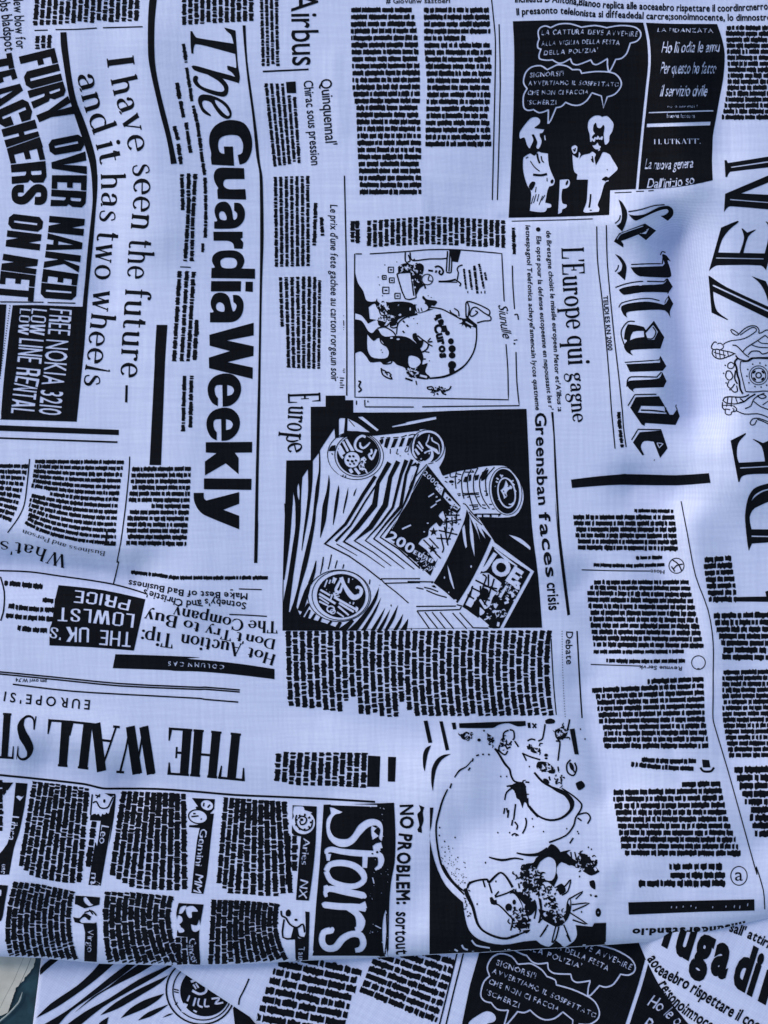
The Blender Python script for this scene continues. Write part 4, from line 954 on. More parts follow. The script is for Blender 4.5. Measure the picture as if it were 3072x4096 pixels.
# long tapering ink slivers of the print
P("@E1 20,1400! @E3 120,0! 95,350 60,650 22,905! 5,900! 28,200")
P("@E1 150,1340! 190,1440 @E3 222,0! 215,200 180,500 130,850 75,1290! 5,1515! 5,1200 60,900 120,500 155,250")
P("@E1 305,985! 335,930! 365,885! 360,1150 330,1418 @E3 300,200 262,400 235,555! 229,540! 248,350 283,80 @E1 308,1250")
P("@E1 437,790! 452,765! 458,1000 435,1300 @E3 405,60 395,200 345,500 290,750 215,1000 167,1225! 100,1300 180,1000 230,750 300,450 355,200 @E1 400,1200 437,1000")
P("@E1 558,1050! 572,1150 560,1300 @E3 545,0 520,200 457,396! 452,390! 470,150 485,0 @E1 530,1250")
P("@E1 675,1175! 685,1250 @E3 655,60 612,242! 606,240! 625,20 @E1 650,1280"); P("@E1 792,1200! 785,1320 735,1520! 727,1515! 745,1400"); P("@E1 895,1208! 870,1300 853,1312! 860,1270")
fr('E3')
Q("0,1190 60,1288 90,1290 130,1180 165,1222 215,1342 300,1362 500,1420 700,1492 795,1516 0,1516")
for s in ("318,1190:30 225,1345:34", "330,1265:22 285,1365:34", "395,1310:20 350,1385:30", "470,1350:20 440,1410:26", "590,1400:20 550,1450:26", "700,1410:30 660,1480:40", "850,1390:30 720,1516:70", "345,900:10 290,1050:50 215,1280:60", "405,672:6 380,800:30 330,950:40"): St(s, 20)
for s in ("1163,990! 1140,1130 1050,1300 900,1516! 780,1516! 900,1400 1060,1200", "1190,1112! 1130,1280 1000,1516! 945,1516! 1080,1310", "1240,1235! 1190,1370 1112,1516! 1060,1516!", "1300,1255! 1250,1400 1190,1516! 1140,1516!", "1395,1202! 1350,1370 1265,1516! 1225,1516!", "1455,1310! 1430,1420 1380,1512! 1335,1510!", "1515,1370! 1512,1430 1495,1510! 1420,1508!", "1553,1475! 1562,1510! 1545,1510!"): P(s)
for s in ("492,625:10 480,720:14 455,832:6", "590,597 570,700 550,775", "660,668 632,765", "740,715 725,768", "1055,898 1047,955", "1172,965 1170,970"): St(s, 10)
# stacked notes: bent lines
for s in ("@E1 1120,1070:34 980,1280:34 @E3 760,230:28 510,468:26 800,615:13 1000,755:12 1190,905:12", "@E1 1165,1120:12 1000,1370:16 @E3 820,250:18 640,438:24", "650,468:9 760,530:8 900,610:5",
          "@E1 1290,905:48 1150,1150:38 @E3 1110,0:56 900,270:45 738,442:24 1000,592:10 1230,755:6", "@E1 1395,890:45 1300,1080:40 @E3 1240,0:55 1060,270:48 868,432:18 1100,575:10 1310,735:6",
          "@E1 1495,875:42 1430,1050:30 @E3 1330,30:24 1180,230:20 998,428:14 1250,600:11 1470,770:7", "@E1 1563,868:30 1490,1050:26 @E3 1425,20:34 1250,220:20 1100,407:16 1350,585:13 1590,775:9",
          "@E1 1640,920:26 1560,1180:30 @E3 1440,60:16 1300,230:16 1178,388:14 1400,530:14 1659,765:14"): St(s, 10, 1, 0)
P("@E1 1640,905! 1659,930 @E2 40,950 100,900! 130,960! 60,1060 10,1225! @E1 1530,1180 1560,1100"); SW("@E2 10,1225 60,1090 110,960", 10)
for s in ("1185,890 1659,888", "1232,944 1659,935", "1185,890 1232,944 1380,1060 1520,1183"): St("@E3 " + s, 10, sm=0) if False else St(s, 10)
# dark faces of the three notes
P("@E2 240,935! 420,1160 640,1430! @E4 365,30 300,200 230,330 158,490! @E3 1550,640 1390,510 1235,392! 1480,20 @E2 30,1330 100,1150")
SW("@E2 240,935 130,1140 10,1340 @E3 1440,70 1320,290", 4); 
sans("200", "@E3 1248,402 1555,590", 112, 0, bold=.035, gap=.03); sans("2000", "@E2 180,1042 345,1195", 56, 0, bold=.02)
SW("@E3 1440,290 1550,240", 16)
for s in ("250,1320 320,1275", "340,1380 400,1350", "278,1450 350,1400", "340,1325 360,1312"): fr('E2'); SW(s, 14)
PW("@E2 375,1160! 440,1215! 410,1305! 330,1215!"); PW("@E2 450,1258! 620,1430! 645,1440! 600,1480! 550,1450 430,1320!")
for x, y in ((365, 1200), (400, 1215), (375, 1235), (405, 1245), (390, 1262)): El(f"{x},{y}", 6, 6, n=6)
fr('E2'); St("440,1220 415,1300", 8); St("480,1320 470,1340", 10); St("500,1340 520,1360 490,1350", 14); St("560,1430 590,1440", 8)
fr('E4')
PW("75,268! 100,235 140,215 150,165 200,120! 225,150 245,110 215,75 245,40! 280,70 300,40 345,60! 372,20! 350,110 320,190 280,270 230,340 195,395! 130,310!")
for x, y, r in ((180, 185, 32), (172, 305, 32)):
    p = []
    for i in range(10):
        a = math.pi * i / 5 - 1.57; q = r if i % 2 == 0 else r * .42; p.append(f"{x+q*math.cos(a):.1f},{y+q*math.sin(a):.1f}!")
    Q(" ".join(p))
for s in ("215,175 345,205", "235,120 370,100", "255,70 360,70", "200,230 300,235", "250,40 270,110 265,210", "300,50 310,120 300,190 270,260", "340,60 335,130", "110,240 200,330", "150,230 215,300", "235,240 250,300 240,330", "190,330 230,370", "255,150 280,280", "230,200 240,260", "210,90 240,130"): St(s, 7)
El("140,125", 8, 5, ink=0); El("115,185", 7, 5, ink=0); P("250,20! 300,50 320,60! 290,15 330,45! 300,0")
drawn(BLOCK, "EURO", "35,335 170,405", 30, 0); hand("SVN", "60,370 130,425", 28, bold=.02); hand("2m", "145,455 190,435", 30, bold=.02)
P("410,30! 440,90 500,150 580,232! 520,370 430,545 345,680! 260,600 180,540! 240,440 310,300 360,190 395,100")
for s in ("395,135! 412,290! 402,300! 388,250 378,160", "430,75! 455,200 465,360! 440,270 430,180", "425,70! 470,120 505,255! 480,180", "475,130! 510,160 540,235! 500,180", "275,412! 300,480 325,582! 318,580! 290,510", ): PW(s)
El("440,425", 6, 9, ink=0); El("255,502", 5, 9, ink=0); El("285,605", 5, 5, ink=0); El("330,660", 10, 8, ink=0)
P("588,285! 700,365 850,462! 740,660 640,852! 570,850 480,775 380,705! 430,600 500,480")
SW("600,300:6 680,370:16 760,425:5"); sans("JOE", "512,408 745,560", 108, 0, bold=.05, gap=.03)
PW("440,710! 400,690! 440,610 455,560 490,480 560,470! 640,530! 650,545 625,600 590,640 570,700 535,722! 505,690 480,690 500,620"); 
for s in ("470,520 520,545 620,600", "440,570 500,600", "415,620 460,650", "520,480 545,500 525,560 500,640 470,690", "560,480 560,560", "600,510 580,580", "530,560 620,580", "505,560 510,640 550,700", "540,580 560,620 530,690", "580,560 560,640", "480,640 570,660", "450,560 430,640"): St(s, 8)
P("520,570! 560,590 555,640 540,660 500,645"); P("490,655! 530,720 500,700 480,700 455,720 460,670")
PW("500,705! 535,740 500,765"); SW("545,770 560,780 530,795", 8)
for s in ("690,520 720,540 750,530 780,550", "650,610 640,640 680,570", "680,640 700,660", "720,600 730,640", "700,580 690,600", "740,560 770,580 760,540", "720,500 740,450 750,440", "780,500 790,495", "590,745 600,735 650,740", "640,770 670,765 680,745", "630,810 625,840", "670,680 700,670", "600,680 610,710", "740,660 735,655"): SW(s, 14)
SW("490,780 560,840", 14); SW("400,720:4 480,790:14 540,842:4")
PW("700,205! 780,230 850,290 850,312! 800,275 740,235")
for s in ("65,733! 362,724! 372,705", "60,702 335,700", "65,733 105,790 152,857", "120,742 160,795 210,857", "170,742 262,857", "225,742 320,857", "312,748 410,857", "360,745 455,850! 560,852", "115,570 160,580 212,600", "130,590 200,620 272,640", "60,572 110,582", "165,540 180,532! 0,530", "0,350 45,375 110,440", "380,700 340,690"): St(s, 6)
P("165,560! 185,555 200,572! 178,570")
# coins
fr('E1')
El("880,820", 338, 290, 5, 1, 40, 9); El("905,815", 275, 262, 0, 1, 36, 10); El("912,812", 256, 246, 0, 1, 36); SW("640,640 580,720 555,820 590,950 700,1060", 8); P("595,700! 640,695! 632,765! 555,768! 570,730")
for s, wd in (("1003,600 960,582 900,620 872,690 895,750 965,775", 24), ("935,660 940,710 975,730 1020,700 1055,660", 18), ("1068,740:20 1120,745:16 1110,800:20 1075,870:24"), ("1015,815 1060,870 1095,875", 20), ("680,700 735,800", 30), ("728,650 790,765", 20), ("765,620 850,770", 26), ("672,740 670,780 720,850", 22), ("810,980 830,1020", 26), ("865,970 920,1040", 22), ("1000,850:30 960,950:60 975,1020:40")) if False else ():
    SW(s, wd)
for s in ("1003,600:22 960,582:24 900,620:26 872,690:26 895,750:22 965,778:18", "935,660:18 940,710:22 975,730:22 1020,700:20 1055,660:14", "1068,740:20 1075,790:22 1040,810:20 1075,865:24 1110,800:22 1130,745:20", "1000,850:40 950,900:60 960,990:50", "680,700:34 740,805:34", "728,650:22 790,770:22", "765,620:24 850,770:34", "672,745:20 700,810:24 730,855:20", "810,980:30 840,1030:30", "870,970:26 930,1045:26", "980,960:20 1020,1030:14"): SW(s)
El("838,870", 105, 105); El("838,870", 95, 95, ink=0)
for x, y, r in ((810, 830, 20), (855, 830, 18), (790, 880, 20), (840, 890, 22), (885, 880, 18), (815, 925, 14), (862, 920, 16)): El(f"{x},{y}", r, r * .8, 30, n=5)
for a, b in ((960, 900), (1000, 930), (975, 960), (1020, 900), (990, 870), (945, 940)): El(f"{a},{b}", 11, 8, 20, n=5)
St("600,795 590,800", 7); St("610,800 595,810", 7); St("735,1050 720,1080", 7); St("765,1060 755,1085", 7)
# barrel of stacked coins behind coin one
for s in ("1180,610 1225,600", "1255,608 1300,603", "1335,605 1400,600", "1430,600 1500,575", "1520,578 1590,565 1570,640"): St(s, 8)
P("1165,640! 1210,615 1215,660 1190,690!"); P("1245,620! 1300,610! 1262,735! 1225,715!"); P("1345,620! 1395,615! 1350,720! 1305,728!"); P("1440,610! 1480,605! 1440,710! 1400,715!"); P("1520,610! 1570,600! 1530,700! 1490,710! 1475,760!")
for s in ("1300,740 1300,800", "1390,740 1375,800 1400,800", "1500,720 1475,770 1510,770 1530,700", "1600,560 1560,680 1555,790", "1640,560 1600,650 1590,780"): St(s, 7)
El("1420,823", 8, 6); El("1515,803", 6, 10)
fr('E2')
El("240,715", 205, 205, 15, 1, 34, 9); El("245,725", 170, 182, 10, 1, 34)
for s in ("262,565:10 245,640:14 225,690:14 340,760:34 385,800:8 375,690:10 330,660:14 300,640:14 290,600:18", "130,650:18 190,740:16", "110,690:16 180,770:14", "90,740:20 140,810:24", "200,790:18 250,770:20 290,760:18 295,830:34 260,880:40 200,910:40 150,860:30", "310,890:18 355,925:16"): SW(s)
El("250,800", 26, 22); El("262,795", 8, 12, ink=0)
P("100,860 140,850 160,870 180,860 190,880 160,890")
St("235,925 60,1120 20,1215", 8)
# barrel with the end coin on the right
for s in ("425,1060 600,1005 850,965", "590,1010 575,1100 585,1220", "695,990 655,1080 655,1220 680,1340", "770,985 725,1080 730,1250 770,1380 800,1470", "850,970 800,1080 800,1250 850,1380 890,1440", "960,970 880,1080 870,1200 910,1340 990,1460", "1050,960 970,1050 940,1130 955,1300", "515,1030 520,1080 600,1070", "450,1090 490,1080", "450,1130 480,1145", "590,1040 650,1050", "690,1020 730,1020 800,1020", "780,1000 800,1020", "610,1110 640,1120 600,1160", "600,1285 640,1280", "610,1305 640,1300", "660,1275 700,1280 860,1270", "660,1300 760,1290 860,1290", "720,1325 760,1315", "830,1320 870,1315", "925,1250 960,1250", "940,1300 965,1300 960,1270", "745,1420 850,1415", "790,1440 850,1435", "780,1475 860,1460", "900,1415 940,1420", "900,1450 950,1460", "985,1410 1020,1410", "1020,1465 1050,1465", "670,1400! 700,1410 760,1490 860,1600", "740,1500 800,1570 900,1659", "500,1140 550,1130"): St(s, 9)
P("690,1080! 720,1075 715,1140 670,1135!"); P("740,1060! 770,1050 765,1120! 735,1135!"); P("810,1060! 865,1050! 850,1110! 810,1125!"); P("900,1020! 980,985! 940,1100 890,1130! 885,1080!"); El("530,1135", 30, 18, 0); El("540,1170", 10, 8)
P("800,1530! 820,1520! 1125,1520! 1130,1530! 1100,1560! 840,1562!"); 
for a, b, c, d in ((840, 1548, 895, 1550), (915, 1548, 990, 1550), (1015, 1548, 1095, 1550)): SW(f"{a},{b} {c},{d}", 22)
El("1183,1250", 195, 290, -8, 1, 36, 8); El("1180,1252", 165, 272, -8, 1, 36); El("1195,1270", 112, 190, -10, 0, 30); El("1195,1270", 92, 170, -10, 1, 30)
PW("1185,1115! 1215,1180 1205,1200 1240,1190! 1260,1225! 1225,1230 1195,1270 1205,1310! 1165,1345! 1150,1290 1120,1240! 1160,1200"); El("1158,1250", 8, 8); St("1170,1280 1190,1310", 8)
for s in ("1115,1050 1135,1070", "1150,1055 1130,1085", "1070,1090 1100,1110", "1065,1130 1090,1145", "1225,1110 1250,1130 1280,1120", "1260,1150 1290,1180", "1290,1230 1310,1260", "1220,1405 1250,1410 1280,1385", "1055,1190 1062,1195", "1095,1345 1103,1352", "1235,1180 1260,1215"): SW(s, 14)
fr('E3')
El("683,1095", 380, 312, 0, 1, 40, 10); El("700,1090", 345, 300, 0, 1, 38, 9); El("708,1095", 294, 264, 0, 1, 36)
for s in ("705,870:40 740,960:36 800,1060:50 860,1115:56 930,1085:44 950,1020:34 905,985:26 885,1010:20", "700,900:20 660,980:30 640,1030:26 690,1050:30 720,960:20", "620,870 600,940:14", "540,900 505,990:14", "580,900 560,950:12", "800,880 795,940:16", "640,880:30 620,950:8", "455,1022:20 575,1090:20", "440,1070:24 640,1190:22", "620,1110:24 850,1240:22 900,1270:20", "440,1110:16 560,1190:14", "440,1160:18 550,1215:16", "680,1180:22 860,1290:20", "670,1220:20 800,1330:16", "655,1290:14 740,1350:14", "600,1075:20 580,1140:14", "880,1230:18 905,1250:18 885,1290:18", "810,1170 815,1190:16", "860,1170 850,1200:12"): SW(s, 16)
sans("E", "625,1120 690,1100", 60, 0, bold=.05); El("580,1255", 44, 36, 0, 0, 18, 20); El("605,1285", 30, 26, 0, 0, 16, 16); El("915,1055", 9, 14); El("845,895", 8, 8, ink=0); El("530,1020", 6, 6, ink=0); El("568,1050", 6, 6, ink=0)
El("1310,1212", 7, 14)
scribble("E4", 690, 600, 70, 60, 40, 8, 31, .7); scribble("E4", 600, 740, 80, 60, 26, 8, 32, .6); scribble("E4", 300, 130, 60, 60, 20, 7, 33, .3); scribble("E4", 130, 400, 70, 60, 26, 7, 34, .6); scribble("E2", 560, 1450, 60, 40, 22, 9, 35, .4); scribble("E1", 980, 930, 60, 80, 22, 10, 36, .5)
flush("banknote_illustration", label="large black woodcut picture of coins and banknotes in the middle", step=30)
fr('C5')
drawn(SERIF_N, "Europe", "935,362 935,470 930,640 935,800 945,862", 205, h1=180) if False else None
drawn(SERIF_N, "E", "935,360 938,440", 270); drawn(SERIF_N, "uro", "@C5 940,462 935,560 925,665", 192); drawn(SERIF_N, "pe", "@C5 925,682 920,760 945,865", 192)
flush("printed_headline", label="condensed serif word Europe at the upper left corner of the illustration")

# ---- columns under and beside the illustration
column("text_column", "@O 2212,2522 2190,2521 1700,2522 1138,2524", "@O 2220,2862 2205,2862 1880,2864 1640,2864 1560,2868 1349,2845 1150,2822", 38, midp="@O 2200,2690 1700,2690 1350,2680 1142,2670", fill=.64,
       label="wide column of vertical lines of small print below the illustration", short=[(20, .93), (21, .83), (28, .8), (29, .86)])
sans("Debate", "@E6 897,72 893,180 898,283", 42, bold=.012); flush("printed_subhead", label="small rotated word Debate below the illustration", step=60)
fr('E6')
for i in range(34): El(f"{870 + 20*(i/33)**2:.1f},{72 + 16.4*i:.1f}", 3.2, 3.2, n=6)
flush("printed_dots", step=60)
hair("@E6 800,118 815,400 833,602", "@G1 118,572 130,800 140,952 @G2 66,200", w=5, name="printed_rule")
# ---- upside-down pages on the left
column("text_column", "@C1 960,1525 962,1400 975,1200 1000,1000 1028,825 1028,800", "@C1 185,1335 235,1290 240,1180 262,1000 290,825 290,800", 14, midp="@C1 520,1470 560,1380 600,1200 620,1000 650,825 650,800", label="upside-down column of small print above the words What's", short=[(7, .78)])
column("text_column", "@C1 1545,1530 1570,1200 1585,870 1585,855", "@C1 1045,1520 1060,1200 1095,880 1095,860", 13, short=[(6, .62)], label="upside-down column of small print left of the masthead's last letters")
column("text_column", "@C1 85,1330 145,1200 190,1020 240,835", "@C1 -45,1270 -60,1180 -60,1000 -60,835", 10)
hair("@C1 1075,780 1070,900 1040,1200 1000,1500 970,1659 @C2 985,200 940,386", "@C1 245,800 225,1000 200,1180 150,1290 62,1412", name="printed_rule")
drawn(SERIF, "Business and Person", "@C1 875,1568 600,1520 400,1455 190,1385", 40); flush("printed_subhead", step=60)
fr('C1'); Q("880,1395 895,1400 890,1500 955,1505 955,1522 860,1518 870,1480"); flush("printed_initial", step=60)
drawn(SERIF, "What's", "@C2 562,152 440,118 300,72 150,42 0,28", 108); flush("printed_headline", label="upside-down serif word What's at the left border")
hair("@C2 -100,275 0,275 250,285 500,320 750,355 940,388 1100,430 1222,470", "@C2 3,325 35,450 30,600 5,690", w=9, name="printed_rule")
rows("text_line", [("@C2 355,408 35,375", 38), ("@C2 470,528 350,518", 34), ("@C2 460,600 240,590 70,565", 36), ("@C2 440,675 240,665 48,645", 36), ("@C2 390,768 250,765 145,745", 36)], wl=(1.0, 3))
P("@C2 485,395! 850,435 1205,512! 1110,938! 760,910 410,895! 412,760 432,700 455,520!")
drawn(BLOCK_L, "PRICE", "@C2 1086,518 850,465 622,435", 92, 0, gap=10, h1=105); drawn(BLOCK_L, "LOWLST", "@C2 1118,635 800,598 482,578", 115, 0, gap=8); drawn(BLOCK_L, "THE", "@C2 1092,785 830,765", 125, 0, gap=8)
drawn(BLOCK_L, "UK", "@C2 740,745 545,740", 125, 0, gap=8); drawn(BLOCK_L, "'S", "@C2 525,760 420,735", 95, 0)
flush("printed_box", label="upside-down black box with white capitals THE UK'S LOWLST PRICE", step=30)
fr('C6')
drawn(SERIF_B, "Hot", "840,1078 730,1045 612,1015", 95); drawn(SERIF_B, "Auction", "@C6 560,985 400,960 200,925 55,903", 112); drawn(SERIF_B, "Tip:", "@C2 1445,802 1180,765", 120)
drawn(SERIF_B, "Don't Try", "@C6 838,950 500,885 255,835", 86); drawn(SERIF_B, "to", "@C6 210,815 80,785", 90); drawn(SERIF_B, "Buy", "@C2 1480,655 1340,628 1200,605", 100)
drawn(SERIF_B, "The Company", "@C6 852,800 570,785 300,735 0,677 @C2 1440,572", 100)
flush("printed_headline", label="upside-down three-line serif headline Hot Auction Tip")
sans("Sotneby's and Christie's", "@C6 592,645 300,612 @C2 1541,522 1195,428", 56, bold=.02); flush("printed_subhead", step=60); sans("Make Best of Bad Business", "@C6 602,567 100,542 @C2 1380,408 1070,352", 52, bold=.02)
flush("printed_subhead", label="upside-down sans serif subhead Make Best of Bad Business", step=60)
hair("@C6 450,742 600,748 762,758", "@C6 530,530 720,536", "@C6 458,538 482,538", "@C6 170,662 230,672")
rows("text_line", [("@C6 770,438 0,437 @C2 1340,315 1070,285", 28)], wl=(2.5, 5))
P("@C2 957,968! 1300,978 1659,995 @C6 100,1108 350,1130 600,1160 825,1195! 825,1279! 500,1240 200,1215 0,1210 @C2 1400,1100 935,1084!")
fr('C6'); hand("COLUMN CAS", "@C6 405,1160 200,1143 @C2 1551,1035 1395,1028", 36, shear=0, gap=.35)
flush("printed_bar", label="upside-down black bar with tiny white capitals above the double rule")
hair("@C2 -100,1108 0,1114 500,1163 1000,1212 1659,1243 @C6 250,1345 537,1368", "@C2 -100,1126 0,1132 500,1182 1000,1231 1659,1260 @C6 250,1362 537,1385", "@C2 105,1217 600,1275 1200,1310 1659,1335 @C6 250,1446 524,1469", w=9, name="printed_rule")
sans("pm ovrl W.74", "@C2 385,1180 130,1165", 30, bold=.02); flush("printed_subhead", step=60); sans("EUROPE'SI", "@C2 748,1350 400,1318 120,1290 40,1278", 78, bold=.015, gap=.34)
flush("printed_subhead", label="upside-down spaced capitals EUROPE'S above the newspaper title", step=60)
drawn(SERIF_C, "THE", "@C7 615,492 310,462 100,445 @C3 1400,435", 392, gap=3); drawn(SERIF_C, "WALL", "@C3 1285,428 1030,425 805,402 600,380 400,366", 395, gap=-3, h1=385); drawn(SERIF_C, "ST", "@C3 318,345 150,322 -30,310", 378, gap=4)
flush("printed_headline", label="tall upside-down condensed serif capitals THE WALL ST")
hair("@C3 -100,820 0,830 350,865 700,905 850,940 950,942 1300,945 1659,970 @C7 500,995 850,1010 1240,1028 1659,1052", w=13, name="printed_rule", label="wavy horizontal rule under the upside-down serif capitals")

# ---- small print box and the horoscope
column("text_column", "@C7 1600,645 1300,640 1000,640 830,632", "@C7 1590,938 1300,920 1000,915 815,880", 13, fill=.66, trim=[(12, .06)])
for s in ("1472,3022! 1521,3025! 1517,3148! 1468,3147!", "1552,3027! 1584,3028! 1580,3127! 1551,3126!"): fr('O'); Q(s); flush("printed_bar")
column("text_column", "@C7 925,1050 400,1012", "@B2 985,560 890,600 700,595 560,580 450,575 340,470", 11, fill=.73, wl=(1.2, 5.6), gapf=.13, label="horoscope column of small print left of the word Stars")
column("text_column", "@C7 1015,1335 915,1330", "@B2 1015,335 910,560", 2, fill=.75)
column("text_column", "@C3 1545,985 1400,975 1005,960", "@B1 1560,555 1420,550 1270,545 1100,530 900,410", 11, fill=.73, wl=(1.2, 5.6), gapf=.13)
column("text_column", "@C3 1659,1290 1580,1285", "@B2 20,600 @B1 1580,555", 2, fill=.75) if False else None
column("text_column", "@C3 745,940 500,905 265,880", "@B1 680,495 520,485 400,465 270,435 150,330", 10, fill=.73, wl=(1.2, 5.6), gapf=.13)
column("text_column", "@C3 815,1210 745,1215", "@B1 770,220 690,490", 1, fill=.73, wl=(1.2, 5.6), gapf=.13)
column("text_column", "@C3 30,870 -90,868", "@B1 20,60 -60,50", 2, fill=.75)
column("text_column", "@B1 620,560 350,500 110,475", "@B1 665,1150 545,1140 290,1120 75,1110", 11, fill=.73, wl=(1.2, 5.6), gapf=.13, midp="@B1 592,860 330,840 38,840", label="horoscope column of small print curving over the rolled edge at the left")
column("text_column", "@B1 1445,600 1150,570 870,560", "@B1 1550,1180 1350,1175 1100,1170 890,1160", 11, fill=.73, wl=(1.2, 5.6), gapf=.13, midp="@B1 1425,880 1140,860 850,870")
column("text_column", "@B2 870,660 600,635 300,625", "@B2 960,1150 700,1155 450,1160 265,1165", 12, fill=.73, wl=(1.2, 5.6), gapf=.13, midp="@B2 860,900 580,900 285,880")
column("text_column", "@B2 95,940 0,940", "@B2 110,1175 10,1175", 2, fill=.75); 
fr('B1')
# name strips with little pictures
def icon(ops, name="horoscope_strip", label=None):
    for o in ops: (P if o[0] == 'P' else PW if o[0] == 'W' and len(o) == 2 else St if o[0] == 'L' else SW)(*o[1:])
fr('C3')
P("@C3 130,893! 228,900! 205,1080 160,1300 @B1 115,200 75,420! 0,420! -60,300! @C3 60,1400 100,1200 120,1000"); P("@C3 10,890! 110,892! 60,960 30,1000!")
PW("@C3 130,1010! 150,1000 180,1010 200,1000 165,1045!"); SW("@C3 105,910 70,960 50,965", 12)
hand("Libra", "@C3 92,1165 62,1368", 66, bold=.004, shear=0); hand("use", "@B1 15,330 10,410", 40, bold=.01)
flush("horoscope_strip", label="black horoscope strip lettered Libra at the left border")
P("@C3 855,980! 955,985! 960,1000! 945,1180 900,1420 @B1 925,0 835,512! 733,505! 790,150 @C3 805,1420 835,1210! 745,1205! 750,1160! 840,1130 900,1120 880,1160! 850,1010!")
PW("@C3 765,990! 850,975 920,1010 945,1000 935,1050 915,1100 900,1150 880,1140 870,1165 850,1150 835,1175 815,1150 790,1170 755,1160!")
for s in ("765,990 750,1160", "770,1060 800,1050 830,1100 890,1100 920,1050 940,1010", "790,995 830,1010", "830,990 800,1020"): St("@C3 " + s, 9)
El("@C3 865,1045", 10, 16); P("@C3 755,1165! 790,1150 820,1180 860,1160 890,1150 880,1200 760,1200!")
hand("Leo", "@C3 842,1243 818,1395", 62, bold=.01, shear=0); hand("m", "@B1 755,400 750,490", 60, bold=.01); hand("CC", "@B1 755,465 750,500", 80, bold=.0)
flush("horoscope_strip", label="black horoscope strip lettered Leo with a small lion")
P("@C7 140,1020! 330,1030! 325,1110! 290,1150! 322,1150! 300,1330 265,1659 @B2 235,580! 135,573! 180,150 @C7 205,1270! 115,1262! 118,1245! 190,1240 230,1200 170,1100 190,1090!")
El("@C7 190,1175", 84, 62, 10); El("@C7 190,1175", 74, 52, 10, 0); El("@C7 265,1080", 62, 50, 20); El("@C7 265,1080", 52, 40, 20, 0)
for s in ("135,1175 195,1168", "215,1190 220,1200", "240,1060 235,1090", "290,1075 270,1100", "150,1150 170,1150"): St("@C7 " + s, 9)
hand("Gemini", "@C7 212,1272 168,1580", 55, bold=.004, shear=0); hand("MM", "@B2 170,410 150,560", 66, bold=.01)
flush("horoscope_strip", label="black horoscope strip lettered Gemini with two small faces")
P("@C7 975,1080! 1175,1090! 1165,1400 1140,1659 @B2 1110,636! 1003,630! 1045,100 @C7 1062,1340! 985,1330! 968,1310! 972,1200!")
PW("@C7 985,1090! 1060,1090 1075,1120! 1140,1140! 1100,1165! 985,1170"); El("@C7 1065,1225", 96, 96, 0, 0, 22)
for s in ("1010,1160 1000,1200 1020,1260 1080,1290 1130,1260 1140,1200", "1020,1190 1050,1170 1090,1190 1080,1230 1045,1240 1035,1210"): St("@C7 " + s, 9)
for i in range(9):
    a = i * 0.7; St(f"@C7 {1065+52*math.cos(a):.0f},{1222+52*math.sin(a):.0f} {1065+72*math.cos(a):.0f},{1222+72*math.sin(a):.0f}", 12)
El("@C7 1050,1200", 14, 12); hand("Aries", "@C7 1065,1352 1045,1572", 58, bold=.004, shear=0); hand("NX", "@B2 1040,460 1025,610", 66, bold=.01)
flush("horoscope_strip", label="black horoscope strip lettered Aries with a ram's horn")
P("@B1 625,593! 830,608! 822,670! 700,700! 640,670! 620,665!"); P("@B1 605,770! 660,780 700,740 760,770 800,820 805,1000 802,1145! 698,1138! 705,900! 690,830! 620,815!"); PW("@B1 690,615! 712,605 755,660 775,670! 740,680 700,650"); PW("@B1 660,800 700,770 740,800 760,765 800,790 790,820 720,820 680,820")
St("@B1 700,735 760,720 800,760", 8); St("@B1 740,710 770,750", 8)
hand("Virgo", "@B1 725,872 722,1062", 52, bold=.004, shear=0); flush("horoscope_strip", label="black horoscope strip lettered Virgo")
P("@B2 30,655! 237,668! 215,790! 200,900 200,1000 212,1172! 120,1162! 105,1050 102,938! 15,930! 20,880 50,860 20,800 10,740")
PW("@B2 30,745! 45,690 95,680 60,740"); PW("@B2 95,690 150,680 190,725 140,730 140,775 110,775 90,730"); PW("@B2 20,760 55,770 60,810 25,830"); PW("@B2 130,830! 180,840 200,790 205,870 170,895 140,880"); PW("@B2 25,850 70,870 75,895 30,900")
hand("Cancer", "@B2 125,945 112,1050 150,1165", 55, bold=.004, shear=0); flush("horoscope_strip", label="black horoscope strip with a small crab beside the rolled edge")
P("@B2 1080,725! 1116,730! 1106,1148! 1000,1145! 995,960! 960,945! 985,850! 1010,850! 1020,945 1070,945! 1085,900!")
for s in ("880,720 885,760 920,780 950,830 1010,860 1060,830 1075,900", "905,790 895,940 1010,948", "1010,860 1025,930 1070,945"): St("@B2 " + s, 11)
P("@B2 920,725 945,708 962,735 950,765 920,760"); El("@B2 1003,795", 14, 10); hand("Taur", "@B2 1025,1020 1020,1145", 52, bold=.004, shear=0)
flush("horoscope_strip", label="black horoscope strip with a small bull, right of the lower columns")
P("@B1 -60,500! 65,510! 40,650 10,800 -60,820!"); PW("@B1 -20,560 10,545 5,600"); flush("horoscope_strip")
